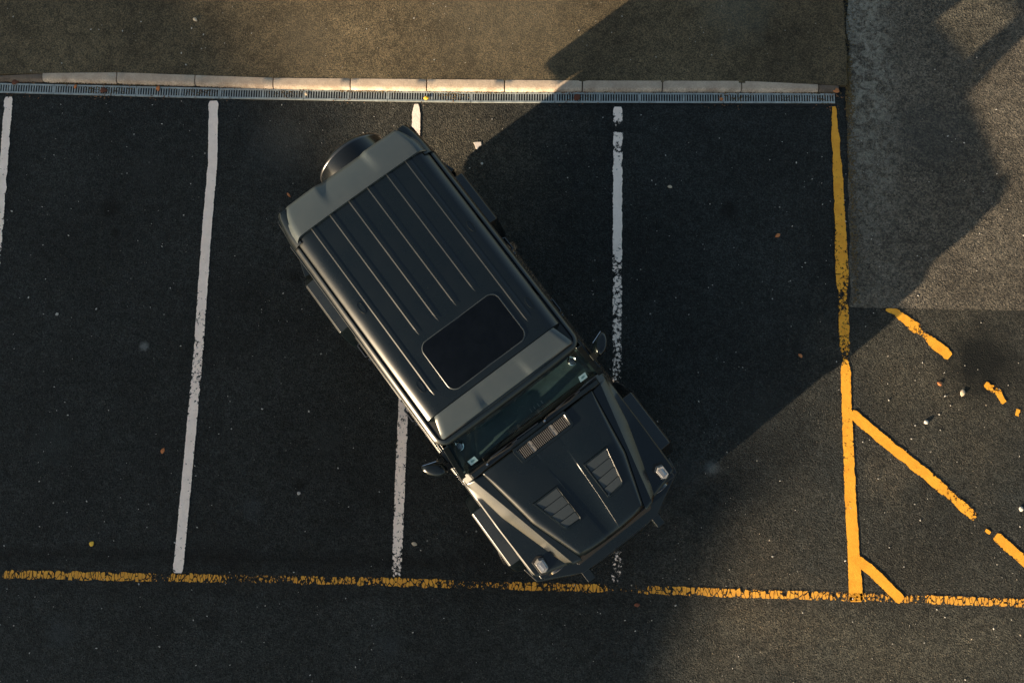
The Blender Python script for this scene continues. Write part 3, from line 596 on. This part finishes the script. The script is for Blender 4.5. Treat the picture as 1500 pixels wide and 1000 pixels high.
for (y0, y1) in ((-.262, -.150), (-.105, .108), (.152, .288)):
    n = int((y1 - y0) / .0185)
    for k in range(n + 1):
        y = y0 + (y1 - y0) * k / n; box(bm, .208, .312, y - .0028, y + .0028, zc - .004, zc + .010)
for y in (-.128, .130): box(bm, .202, .318, y - .016, y + .016, zc - .004, zc + .007); lathe(bm, [(.001, zc + .011), (.009, zc + .011), (.009, zc), (.001, zc)], 'Z', 12, (.255, y, 0))
link('fins', bm, M['fins'], ck, smooth=0)

# --- cowl, wipers
bm = bmesh.new(); prism(bm, [(.03, -.80, 1.15), (.172, -.80, 1.15), (.172, .80, 1.15), (.03, .80, 1.15)], [(.05, -.79, 1.232), (.172, -.785, 1.222), (.172, .785, 1.222), (.05, .79, 1.232)])
cowl = link('cowl', bm, P_, car, bevel=.006)
bm = bmesh.new(); prism(bm, [(.118, -.78, 1.22), (.168, -.78, 1.22), (.168, .78, 1.22), (.118, .78, 1.22)], [(.120, -.77, 1.243), (.166, -.77, 1.236), (.166, .77, 1.236), (.120, .77, 1.243)])
link('cowl_strip', bm, B_, cowl, bevel=.003)
WB, WT = Vector((.10, 0, 1.235)), Vector((-.225, 0, 1.82))          # foot and head of the windscreen
def ws(f, y, off=0.):
    d = WT - WB; nrm = Vector((-d.z, 0, d.x)).normalized() * -1
    p = WB + d * f + nrm * off; bow = .03 * (1 - (y / .8) ** 2); return (p.x + bow * .8, y, p.z + bow * .4)
for (py, b0, b1) in ((-.578, -.52, .055), (.12, .275, .80)):
    bm = bmesh.new(); yb = (b0 + b1) / 2 + .02
    lathe(bm, [(.001, 1.285), (.012, 1.282), (.016, 1.27), (.018, 1.23), (.001, 1.23)], 'Z', 14, (.135, py, 0))
    e = ws(.115, yb - .04, .045)
    tube(bm, [(.135, py, 1.275), (.115, py + .04, 1.285), (e[0] + .01, (py + yb) / 2 + .10, e[2] + .004), (e[0], yb - .02, e[2])], [.012, .010, .008, .006], 6)
    wp = link('wiper_arm', bm, P_, car)
    bm = bmesh.new(); rr = []
    for k in range(25):
        y = b0 + (b1 - b0) * k / 24; p = ws(.10 + .03 * math.sin(math.pi * k / 24) * .4, y, .022); rr.append(p)
    tube(bm, rr, .0075, 6); lathe(bm, [(.001, -.03), (.012, -.03), (.012, .03), (.001, .03)], 'Y', 8, ws(.115, yb - .02, .035))
    link('wiper_blade', bm, M['gloss'], wp)
    bm = bmesh.new(); lathe(bm, [(.001, 1.296), (.010, 1.294), (.012, 1.284), (.001, 1.28)], 'Z', 12, (.135, py, 0)); link('wiper_nut', bm, M['chrome'], wp)

# --- greenhouse
Z0, Z1 = 1.245, 1.835
def gs(u, t, s, inset=0.): return (u, s * (.868 - .092 * t - inset), Z0 + (Z1 - Z0) * t)
def quadbar(bm, s, a, b, c, d, th=.035, off=0.):
    pts = [a, b, c, d]; prism(bm, [gs(u, t, s, off) for u, t in pts], [gs(u, t, s, off + th) for u, t in pts])
for s in (-1, 1):
    bm = bmesh.new(); au = lambda t: .10 - .325 * t
    quadbar(bm, s, (au(0) + .01, 0), (au(0) - .075, 0), (au(1) - .06, 1), (au(1) + .01, 1), .05)
    for (u0, u1) in ((-.92, -.82), (-1.76, -1.66), (-2.84, -2.56)): quadbar(bm, s, (u1, .0), (u0, .0), (u0 + (0.02 if u0 < -2 else 0), 1), (u1, 1), .045)
    quadbar(bm, s, (.0, 0), (-2.8, 0), (-2.8, .06), (-.02, .06), .044, .001); quadbar(bm, s, (-.22, .93), (-2.8, .93), (-2.8, 1), (-.22, 1), .044, .001)
    link('window_frame', bm, B_, car, bevel=.004)
    for (a, b, m, nm) in (((-.82), (-.0), 'window', 'door_window'), (-1.66, -.92, 'privacy', 'door_window'), (-2.56, -1.76, 'privacy', 'quarter_window')):
        bm = bmesh.new(); top = b - .285 if b > -.1 else b
        rows_ = [gs(a, .05, s, .016), gs(b - (.075 if b > -.1 else 0), .05, s, .016), gs(top, .95, s, .016), gs(a, .95, s, .016)]
        prism(bm, rows_, [(x, y - s * .004, z) for x, y, z in rows_]); link(nm, bm, M[m], car, smooth=0)
bm = bmesh.new()
rows = [[ws(f, -.80 + .10 * f + (1.60 - .20 * f) * j / 16) for j in range(17)] for f in [i / 10 for i in range(11)]]
grid(bm, rows); wsc = link('windscreen', bm, M['windshield'], car)
bm = bmesh.new()                                             # black ceramic border
def band(f0, f1, y0, y1): grid(bm, [[ws(f, -(.80 - .10 * f) * (1 - 2 * (y0 + (y1 - y0) * j / 12)), -.007) for j in range(13)] for f in (f0, (f0 + f1) / 2, f1)])
band(0, .07, 0, 1); band(.93, 1, 0, 1); band(.07, .93, 0, .028); band(.07, .93, .972, 1)
link('screen_border', bm, M['gloss'], wsc)
for y0 in (-.664, .668):
    bm = bmesh.new(); c = ws(.235, y0, -.009); t = Vector(ws(.30, y0)) - Vector(ws(.18, y0)); t.normalize()
    pts = [Vector(c) + t * a + Vector((0, b, 0)) for a, b in ((-.055, -.042), (-.055, .042), (.055, .042), (.055, -.042))]
    bm.faces.new([bm.verts.new(p) for p in pts]); st = link('windscreen_sticker', bm, M['sticker'], wsc, smooth=0, solid=.0006)
    bm = bmesh.new(); nn = t.cross(Vector((0, 1, 0))); nn = nn if nn.x > 0 else -nn
    bm.faces.new([bm.verts.new(Vector(c) + nn * .0014 + t * .022 * math.cos(a * .6283) + Vector((0, .022 * math.sin(a * .6283), 0))) for a in range(10)])
    link('sticker_print', bm, M['sticker_ink'], st, smooth=0)
# tailgate
bm = bmesh.new(); box(bm, -2.85, -2.80, -.84, .84, .50, 1.245)
for (y0, y1) in ((-.84, -.70), (.70, .84)): prism(bm, [(-2.85, y0, 1.245), (-2.80, y0, 1.245), (-2.80, y1, 1.245), (-2.85, y1, 1.245)], [(-2.84, y0 * .92, 1.835), (-2.80, y0 * .92, 1.835), (-2.80, y1 * .92, 1.835), (-2.84, y1 * .92, 1.835)])
box(bm, -2.845, -2.80, -.72, .72, 1.75, 1.835)
tg = link('tailgate', bm, B_, car, bevel=.006)
bm = bmesh.new(); box(bm, -2.825, -2.82, -.70, .70, 1.245, 1.75); link('rear_window', bm, M['privacy'], tg, smooth=0)
for s in (-1, 1):
    bm = bmesh.new(); box(bm, -2.885, -2.85, s * .74, s * .85, .72, 1.02); link('tail_lamp', bm, M['red'], car, bevel=.006)
# --- roof
def zr(y, u=0.):
    a = abs(y)
    z = 1.948 - .022 * (a / .68) ** 2
    if a > .61: z -= .047 * ((a - .61) / .128) ** 2.3
    return z
RU0, RU1 = -2.80, -.262
def rdrop(u): return -.055 * min(1, max(0, (u + .50) / .04)) - .03 * (max(0, u + .42) / .16) ** 2 - .06 * min(1, max(0, (-2.555 - u) / .03))
bm = bmesh.new(); ysr = [-.738, -.73, -.72, -.705, -.69, -.67, -.65, -.62, -.58] + [-.5 + .1 * i for i in range(11)] + [.58, .62, .65, .67, .69, .705, .72, .73, .738]
usr = [RU0, -2.62, -2.585, -2.555, -2.5, -2, -1.5, -1, -.6, -.50, -.46, -.38, -.34, -.31, -.29, -.275, RU1]
rows = [[(u, y * (1 - .0 * u), zr(y) + rdrop(u)) for y in ysr] for u in usr]
grid(bm, rows)
roof = link('roof', bm, B_, car, smooth=30, solid=.004)
for (y, u1) in ((-.548, -.64), (-.337, -1.15), (-.124, -1.15), (.086, -1.16), (.300, -1.162), (.515, -.66)):
    bm = bmesh.new(); rings = []; n = 30
    for k in range(n + 1):
        u = -2.56 + (u1 + 2.56) * k / n; f = min(1, (u1 - u) / .06); h = .0062 * f + .0003
        zf = lambda yy: zr(yy) - .001
        rings.append([(u, y - .012, zf(y - .012)), (u, y, zf(y) + h), (u, y + .030, zf(y + .03) + h), (u, y + .055, zf(y + .055)), (u, y + .055, zf(y + .055) - .004), (u, y - .012, zf(y) - .006)])
    loft(bm, rings, True, True); link('roof_rib', bm, B_, roof, smooth=0)
for (u, y) in ((-1.675, -.61), (-.78, -.60), (-1.69, .630), (-.80, .628)):
    bm = bmesh.new(); pr = []
    for a in range(24):
        t = 2 * math.pi * a / 24; pr.append((.052 * math.cos(t) * (1.25 if math.cos(t) * 1 else 1), .027 * math.sin(t)))
    r1 = [(u + a, y + b, zr(y + b) + .001) for a, b in pr]; r2 = [(u + a * .96, y + b * .94, zr(y + b) + .0055) for a, b in pr]; r3 = [(u + a * .85, y + b * .78, zr(y + b) + .0055) for a, b in pr]; r4 = [(u + a * .82, y + b * .74, zr(y + b) + .002) for a, b in pr]
    loft(bm, [r1, r2, r3, r4]); link('roof_cap', bm, B_, roof, smooth=40)
def rrect(u0, u1, y0, y1, r, n=8, z=None, dz=0.):
    out = []
    for (cx, cy, a0) in ((u1 - r, y1 - r, 0), (u0 + r, y1 - r, 90), (u0 + r, y0 + r, 180), (u1 - r, y0 + r, 270)):
        for k in range(n + 1):
            a = rad(a0 + 90 * k / n); x, y = cx + r * math.cos(a), cy + r * math.sin(a); out.append((x, y, zr(y) + dz))
    return out
bm = bmesh.new(); loft(bm, [rrect(-1.085, -.558, -.408, .440, .085, dz=-.003), rrect(-1.085, -.558, -.408, .440, .085, dz=.003), rrect(-1.080, -.563, -.403, .435, .08, dz=.007), rrect(-1.077, -.566, -.400, .432, .078, dz=.007), rrect(-1.074, -.569, -.397, .429, .077, dz=.001)], cap=False)
sr = link('sunroof_frame', bm, M['louvre'], roof, smooth=40)
bm = bmesh.new(); rr_ = []
for k_, dz_ in ((1, -.002), (1, .0045), (.98, .005), (.85, .005), (.65, .005), (.45, .005), (.25, .005), (.05, .005)):
    rr_.append([(-.8215 + (x + .8215) * k_, .016 + (y - .016) * k_, zr(.016 + (y - .016) * k_) + dz_) for x, y, z in rrect(-1.078, -.565, -.401, .433, .078)])
loft(bm, rr_); link('sunroof_glass', bm, M['sunroof'], roof, smooth=30)
# gutter and header rim swept round the roof
bm = bmesh.new(); path = []
for k in range(12): path.append((-2.52 + 2.15 * k / 11, -.790 - .008 * k / 11))
for k in range(1, 9): a = rad(-90 + 90 * k / 9); path.append((-.345 + .115 * math.cos(a), -.690 + .108 * math.sin(a)))
half = path[:]; path += [(-.225, -.45), (-.222, 0), (-.225, .45)] + [(x, -y) for x, y in reversed(half)]
rings = []
for i, (x, y) in enumerate(path):
    a = Vector(path[max(i - 1, 0)]); b = Vector(path[min(i + 1, len(path) - 1)]); t = (b - a).normalized(); nrm = Vector((t.y, -t.x)); p = Vector((x, y))
    prof = [(.013, -.06), (.013, -.022), (.008, -.014), (-.012, .003), (-.034, .018), (-.040, .018), (-.044, .010), (-.046, -.06)]
    rings.append([(p.x + nrm.x * a_, p.y + nrm.y * a_, 1.845 + b_) for a_, b_ in prof])
loft(bm, rings); link('roof_gutter', bm, B_, car, smooth=35)
bm = bmesh.new(); box(bm, -2.80, -.28, -.735, .735, 1.80, 1.86); link('headliner', bm, M['interior'], car, smooth=0)
# front visor: panel in painted sky-sheen grey with a shallow dip in the middle
def dip(y, a=-.27, b=.235, w_=.03):
    f = lambda v: 0 if v <= 0 else 1 if v >= 1 else v * v * (3 - 2 * v)
    return f((y - a) / w_ + .5) * f((b - y) / w_ + .5)
def slab(name, nu, ycols, fu, fz, thick, m, parent, bev=.006):
    bm = bmesh.new(); top = []; bot = []
    for i in range(nu + 1):
        t = i / nu; r = [(fu(t, y), None) for y in ycols]
        top.append([(fu(t, y)[0], fu(t, y)[1], fz(t, y)) for y in ycols]); bot.append([(x, y_ , z - thick) for x, y_, z in top[-1]])
    T = [[bm.verts.new(p) for p in r] for r in top]; Bm = [[bm.verts.new(p) for p in r] for r in bot]; n = len(ycols)
    for A, flip in ((T, 0), (Bm, 1)):
        for a, b in zip(A, A[1:]):
            for j in range(n - 1): bm.faces.new((a[j], a[j + 1], b[j + 1], b[j]))
    for j in range(n - 1): bm.faces.new((T[0][j], T[0][j + 1], Bm[0][j + 1], Bm[0][j])); bm.faces.new((T[-1][j], T[-1][j + 1], Bm[-1][j + 1], Bm[-1][j]))
    for i in range(nu): bm.faces.new((T[i][0], T[i + 1][0], Bm[i + 1][0], Bm[i][0])); bm.faces.new((T[i][-1], T[i + 1][-1], Bm[i + 1][-1], Bm[i][-1]))
    return link(name, bm, m, parent, smooth=40)
yc = [-1 + 2 * k / 60 for k in range(61)]
slab('roof_visor', 8, yc, lambda t, y: (-.492 + .205 * t, y * (.662 + .070 * t)),
     lambda t, y: 1.972 - .070 * t ** 1.15 - .018 * y * y - .020 * max(0, (abs(y) - .93) / .07) ** 2 - .016 * dip(y * .70, -.25, .24, .05) * t - .014 * max(0, abs(t - .5) * 2 - .85) / .15, .035, M['sheen_paint'], car)
def su(t, y):
    a = abs(y); u = -2.545 - .345 * t
    corner = max(0, (a - .90) / .10)
    return (u + (.05 * corner ** 2 if t > .5 else -.0) - (-.03 * corner ** 2 if t < .2 else 0), y * (.742 - .055 * t ** 2.2))
slab('rear_spoiler', 14, yc, su, lambda t, y: 1.975 - .085 * t ** 1.5 - .022 * y * y - .055 * max(0, (abs(y) - .88) / .12) ** 2 - .035 * dip(y * .70, -.27, .24, .07) * max(0, t - .1) ** 1.3 - .012 * max(0, (t - .93) / .07), .045, M['sheen_paint'], car)
for s in (-1, 1):                                            # swept roof corner under the spoiler
    bm = bmesh.new(); rings = []
    for k in range(9):
        t = k / 8; u = -2.50 - .37 * t; y = .79 - .055 * t ** 2
        rings.append([(u, s * (y + .004), 1.80), (u, s * (y + .006), 1.84), (u, s * (y - .006), 1.868), (u, s * (y - .035), 1.90 - .015 * t), (u, s * (y - .09), 1.92 - .04 * t), (u, s * (y - .12), 1.80)])
    loft(bm, rings); link('roof_corner', bm, B_, car, smooth=35)

# --- mirrors
for s in (-1, 1):
    pl = [(-.232, 1.09), (-.215, 1.03), (-.175, .955), (-.135, .915), (-.075, .905), (-.030, .925), (-.040, .985), (-.075, 1.04), (-.13, 1.085), (-.19, 1.107)]
    bm = bmesh.new(); rings = []; cx, cy = -.13, 1.0
    for (z, k) in ((1.24, .70), (1.26, .90), (1.30, .98), (1.37, 1.0), (1.41, .93), (1.432, .78), (1.438, .55), (1.440, .2)):
        rings.append([(cx + (x - cx) * k, s * (cy + (y - cy) * k), z + (.012 if k < .9 and z > 1.3 else 0) * (y - cy)) for x, y in pl])
    loft(bm, rings); mr = link('door_mirror', bm, B_, car, smooth=45)
    bm = bmesh.new(); prism(bm, [(-.225, s * 1.075, 1.27), (-.18, s * .945, 1.27), (-.18, s * .945, 1.40), (-.225, s * 1.075, 1.40)], [(-.231, s * 1.073, 1.27), (-.186, s * .943, 1.27), (-.186, s * .943, 1.40), (-.231, s * 1.073, 1.40)])
    link('mirror_glass', bm, M['mirror'], mr, smooth=0)
    bm = bmesh.new(); prism(bm, [(-.11, s * .86, 1.25), (-.04, s * .86, 1.25), (-.04, s * .86, 1.30), (-.11, s * .86, 1.30)], [(-.11, s * .95, 1.27), (-.05, s * .95, 1.27), (-.05, s * .95, 1.31), (-.11, s * .95, 1.31)]); link('mirror_arm', bm, P_, mr, bevel=.006)

# --- nose: grille wall, lamps, bumper
bm = bmesh.new(); box(bm, 1.30, 1.365, -.84, .84, .5, 1.055); box(bm, 1.34, 1.405, -.48, .48, .72, 1.10)
nose = link('front_panel', bm, B_, car, bevel=.02, seg=3)
bm = bmesh.new(); box(bm, 1.405, 1.45, -.46, .46, .74, 1.10)
for k in range(4): box(bm, 1.45, 1.466, -.45, .45, .83 + k * .07, .86 + k * .07)
link('grille', bm, M['plastic'], nose, bevel=.004)
bm = bmesh.new(); lathe(bm, [(.001, 1.468), (.06, 1.468), (.075, 1.472), (.08, 1.466), (.08, 1.455), (.001, 1.455)], 'X', 32, (0, 0, .96)); link('round_emblem', bm, M['chrome'], nose)
for s in (-1, 1):
    bm = bmesh.new(); lathe(bm, [(.001, 1.405), (.06, 1.403), (.09, 1.395), (.10, 1.385), (.10, 1.36), (.001, 1.36)], 'X', 32, (0, s * .64, .94)); hl = link('headlight', bm, M['lens'], nose)
    bm = bmesh.new(); lathe(bm, [(.10, 1.375), (.125, 1.385), (.125, 1.36), (.10, 1.36)], 'X', 32, (0, s * .64, .94)); link('lamp_ring', bm, M['gloss'], hl)
up = [(1.36, -.875), (1.445, -.845), (1.625, -.495), (1.632, -.48), (1.632, .48), (1.625, .495), (1.445, .845), (1.36, .875), (1.36, .60), (1.475, .45), (1.475, -.45), (1.36, -.60)]
lo = [(1.34, -.90), (1.25, -.90), (1.242, -.972), (1.432, -.935), (1.60, -.60), (1.66, -.46), (1.668, -.3), (1.668, .3), (1.66, .46), (1.60, .60), (1.432, .935), (1.242, .972), (1.25, .90), (1.34, .90)]
bm = bmesh.new()
prism(bm, [(x, y, .62) for x, y in lo[1:-1]], [(x - (.012 if x > 1.3 else 0), y * .995, .655) for x, y in lo[1:-1]]); prism(bm, [(x * 1.045, y, .33) for x, y in lo[1:-1]], [(x, y, .62) for x, y in lo[1:-1]])
bp = link('front_bumper', bm, B_, car, bevel=.010, seg=3)
bm = bmesh.new(); prism(bm, [(x * .995, y, .64) for x, y in up], [(x * .978 - .004 * (x > 1.4), y * .975, .885) for x, y in up]); link('bumper_top', bm, B_, bp, bevel=.008, seg=3)
for s in (-1, 1):
    bm = bmesh.new(); y0 = s * .452
    prism(bm, [(1.64, y0 - .045, .56), (1.74, y0 - .045, .56), (1.74, y0 + .045, .56), (1.64, y0 + .045, .56)], [(1.60, y0 - .045, .80), (1.715, y0 - .043, .80), (1.715, y0 + .043, .80), (1.60, y0 + .045, .80)])
    link('tow_block', bm, M['body'], bp, bevel=.004)
    bm = bmesh.new(); lathe(bm, [(.001, 1.655), (.05, 1.65), (.055, 1.63), (.001, 1.63)], 'X', 20, (0, s * .3, .54)); link('fog_lamp', bm, M['lens'], bp)
bm = bmesh.new(); rb = [(-2.80, -.86), (-2.56, -.90), (-2.545, -.985), (-2.86, -.955), (-2.95, -.80), (-2.95, .80), (-2.86, .955), (-2.545, .985), (-2.56, .90), (-2.80, .86)]
prism(bm, [(x, y, .44) for x, y in rb], [(x, y, .70) for x, y in rb]); link('rear_bumper', bm, B_, car, bevel=.015, seg=3)
# quarter flank that widens over the bumper, seen beside the spoiler
for s in (-1, 1):
    bm = bmesh.new(); prism(bm, [(-2.82, s * .87, .68), (-2.83, s * .935, .68), (-2.56, s * .995, .68), (-2.545, s * .87, .68)], [(-2.82, s * .87, .97), (-2.80, s * .900, .97), (-2.57, s * .975, .97), (-2.55, s * .87, .97)])
    link('quarter_flare', bm, B_, car, bevel=.006)
# --- spare wheel
bm = bmesh.new(); C0 = (0, .165, 1.0)
lathe(bm, [(.20, -2.87), (.30, -2.93), (.365, -2.97), (.385, -3.02), (.388, -3.17), (.380, -3.205), (.362, -3.222), (.345, -3.225)], 'X', 64, C0)
spw = link('spare_wheel', bm, M['rubber'], car, smooth=40)
bm = bmesh.new(); lathe(bm, [(.392, -2.98), (.402, -2.99), (.404, -3.27), (.398, -3.298), (.384, -3.315), (.35, -3.322), (.20, -3.328), (.001, -3.33)], 'X', 72, C0); link('wheel_cover', bm, M['cover'], spw, smooth=45)
bm = bmesh.new(); lathe(bm, [(.403, -3.262), (.4075, -3.270), (.405, -3.284), (.398, -3.288), (.396, -3.27)], 'X', 72, C0); link('cover_ring', bm, M['alloy'], spw, smooth=60)
bm = bmesh.new(); box(bm, -2.97, -2.84, .05, .30, .90, 1.15); link('spare_bracket', bm, P_, spw)
# --- road wheels
def wheel(cx, cy, steer):
    s = 1 if cy > 0 else -1
    bm = bmesh.new(); lathe(bm, [(.27, -.125), (.34, -.135), (.385, -.125), (.402, -.10), (.405, -.05), (.405, .05), (.402, .10), (.385, .125), (.34, .135), (.27, .125), (.262, 0), (.27, -.125)], 'Y', 64, cap=False)
    for k in range(48):
        a = 2 * math.pi * k / 48; mt = Matrix.Rotation(a, 4, 'Y')
        for (y0, y1) in ((-.118, -.045), (.045, .118), (-.03, .03)): box(bm, -.012, .012, y0, y1, .398, .412, mt)
    t = link('wheel', bm, M['rubber'], car, smooth=40); t.location = (cx, cy, .41); t.rotation_euler = (0, 0, steer)
    bm = bmesh.new(); lathe(bm, [(.272, s * .12), (.262, s * .105), (.25, s * .02), (.235, -s * .05), (.265, -s * .12)], 'Y', 48, cap=False)
    lathe(bm, [(.001, s * .09), (.05, s * .088), (.07, s * .07), (.07, 0), (.001, 0)], 'Y', 24)
    for k in range(5):
        mt = Matrix.Rotation(2 * math.pi * k / 5, 4, 'Y')
        for d in (-.03, .03): box(bm, d - .014, d + .014, s * .05, s * .095, .05, .255, mt)
    link('rim', bm, M['alloy'], t, smooth=40)
    bm = bmesh.new(); lathe(bm, [(.001, s * .01), (.17, s * .01), (.17, -s * .01), (.001, -s * .01)], 'Y', 40); link('brake_disc', bm, M['alloy'], t)
for (cx, cy, st) in ((.77, -.865, -.36), (.77, .865, -.36), (-2.175, -.875, 0), (-2.175, .875, 0)): wheel(cx, cy, st)
# --- cabin
bm = bmesh.new(); box(bm, -2.78, .20, -.84, .84, .52, .58); link('cabin_floor', bm, M['interior'], car, smooth=0)
bm = bmesh.new(); loft(bm, [[(-.36, y, .75), (-.36, y, 1.08), (-.33, y, 1.16), (-.24, y, 1.185 + bump), (-.08, y, 1.19), (.07, y, 1.19), (.12, y, .9)] for y, bump in [(-.83, 0), (-.62, 0), (-.58, .03), (-.30, .03), (-.25, 0), (.83, 0)]])
dsh = link('dashboard', bm, M['dash'], car, smooth=30)
bm = bmesh.new()
for k in range(4): y = .075 + k * .046; prism(bm, [(-.045, y - .0035, 1.191), (-.005, y - .0035, 1.191), (-.005, y + .0035, 1.191), (-.045, y + .0035, 1.191)], [(-.045, y - .0035, 1.196), (-.005, y - .0035, 1.196), (-.005, y + .0035, 1.196), (-.045, y + .0035, 1.196)])
link('vent_blades', bm, M['lens'], dsh, smooth=0)
bm = bmesh.new(); box(bm, -.50, -.20, -.13, .13, .58, .95); box(bm, -1.1, -.4, -.12, .12, .58, .80); link('centre_console', bm, M['interior'], car, bevel=.02)
bm = bmesh.new(); n = 40; ctr = Vector((-.50, -.40, 1.10)); tilt = Matrix.Rotation(rad(-62), 3, 'Y')
pts = [ctr + tilt @ Vector((.185 * math.cos(2 * math.pi * k / n), .185 * math.sin(2 * math.pi * k / n), 0)) for k in range(n + 1)]; tube(bm, pts, .016, 8)
for a in (0, 120, 240): tube(bm, [ctr, ctr + tilt @ Vector((.18 * math.cos(rad(a + 180)), .18 * math.sin(rad(a + 180)), 0))], .018, 6)
tube(bm, [ctr, ctr + tilt @ Vector((0, 0, -.2))], .03, 8); link('steering_wheel', bm, M['seat'], car)
for (x, y, wd) in ((-.95, -.42, .26), (-.95, .42, .26), (-1.75, -.42, .36), (-1.75, .42, .36)):
    bm = bmesh.new(); box(bm, x - .05, x + .45, y - wd, y + wd, .66, .86)
    prism(bm, [(x - .10, y - wd, .80), (x + .06, y - wd, .80), (x + .06, y + wd, .80), (x - .10, y + wd, .80)], [(x - .24, y - wd * .85, 1.38), (x - .12, y - wd * .85, 1.38), (x - .12, y + wd * .85, 1.38), (x - .24, y + wd * .85, 1.38)])
    st = link('seat', bm, M['seat'], car, bevel=.03, seg=3)
    bm = bmesh.new(); box(bm, x - .26, x - .16, y - .13, y + .13, 1.43, 1.62); box(bm, x - .21, x - .20, y - .06, y - .05, 1.36, 1.45); box(bm, x - .21, x - .20, y + .05, y + .06, 1.36, 1.45); link('headrest', bm, M['seat'], st, bevel=.03, seg=3)
bm = bmesh.new(); box(bm, -.215, -.185, -.12, .13, 1.68, 1.75); tube(bm, [(-.2, 0, 1.72), (-.18, 0, 1.79)], .008); link('rear_view_mirror', bm, M['gloss'], car, bevel=.01)
for y in (-.26, .26):
    bm = bmesh.new(); box(bm, -.34, -.235, y - .16, y + .16, 1.785, 1.80); link('sun_visor', bm, M['interior'], car, bevel=.006)
for s in (-1, 1):                                            # ringed air vents at the dashboard ends
    bm = bmesh.new(); lathe(bm, [(.030, 1.19), (.050, 1.19), (.048, 1.215), (.038, 1.222), (.030, 1.215)], 'Z', 24, (-.17, s * .70, 0)); vb = link('vent_bezel', bm, M['chrome'], car)
    bm = bmesh.new()
    for k in range(4): box(bm, -.195 + k * .015, -.190 + k * .015, s * .70 - .03, s * .70 + .03, 1.19, 1.205)
    link('vent_slat', bm, M['plastic'], vb, smooth=0)

# ------------------------------------------------------------ unseen building added towards the sun so its roof shades the lot's left half
BD = 8.0 / math.tan(SUN_EL); sdir = Vector((math.cos(SUN_AZ), math.sin(SUN_AZ), 0))
bld = bpy.data.objects.new('added_shade_building', None); COL.objects.link(bld); bld.location = sdir * BD
bld.rotation_euler = (0, 0, SUN_AZ + math.pi - rad(90))          # its local y looks at the lot
tag(bld, 'unseen brick building with a hipped roof, added outside the picture to cast shade', 'building')
br, brt, bb = mat('brick'); tc = N(brt, 'ShaderNodeTexCoord'); mp = N(brt, 'ShaderNodeMapping'); mp.inputs['Rotation'].default_value = (rad(90), 0, 0); L(brt, tc.outputs['Object'], mp.inputs[0])
bt = N(brt, 'ShaderNodeTexBrick'); bt.inputs['Scale'].default_value = 4; bt.inputs['Color1'].default_value = (.30, .13, .08, 1); bt.inputs['Color2'].default_value = (.22, .10, .06, 1); bt.inputs['Mortar'].default_value = (.35, .32, .28, 1)
L(brt, mp.outputs[0], bt.inputs['Vector']); L(brt, bt.outputs[0], bb.inputs['Base Color'])
bm = bmesh.new(); box(bm, -30, 7.4, -5, 5, 0, 4.85); link('wall', bm, br, bld, smooth=0)
ridge = [(-26, 8.05), (-8, 8.10), (-6, 8.14), (-4.6, 8.05), (-3, 8.12), (-1, 8.22), (2.1, 8.44)]      # ridge heights shaped to set the edge of the cast shade
bm = bmesh.new(); nn = len(ridge)
fr0 = [bm.verts.new((x if 0 < k < nn - 1 else (-30.4 if k == 0 else 7.8), 5.4, 4.8)) for k, (x, h) in enumerate(ridge)]
bk0 = [bm.verts.new((x if 0 < k < nn - 1 else (-30.4 if k == 0 else 7.8), -5.4, 4.8)) for k, (x, h) in enumerate(ridge)]
rg = [bm.verts.new((x, 0, h)) for x, h in ridge]
for k in range(nn - 1): bm.faces.new((fr0[k], fr0[k + 1], rg[k + 1], rg[k])); bm.faces.new((bk0[k + 1], bk0[k], rg[k], rg[k + 1]))
bm.faces.new((fr0[0], rg[0], bk0[0])); bm.faces.new((fr0[-1], bk0[-1], rg[-1])); bm.faces.new(fr0 + bk0[::-1])
link('roof', bm, simple('roof_slate', (.08, .08, .09), .7, var=.3, vs_=2), bld, smooth=0)
for fl in (.9, 3.0):
    for k in range(10):
        x = -28.5 + k * 3.3; bm = bmesh.new(); box(bm, x, x + 1.8, 4.98, 5.05, fl, fl + 1.5); wf = link('window', bm, simple('window_frame_white', (.7, .7, .68), .5) if k == 0 and fl < 2 else bpy.data.materials['window_frame_white'], bld, smooth=0)
        bm = bmesh.new(); box(bm, x + .08, x + .86, 5.05, 5.054, fl + .08, fl + 1.42); box(bm, x + .94, x + 1.72, 5.05, 5.054, fl + .08, fl + 1.42); link('pane', bm, M['gloss'], wf, smooth=0)
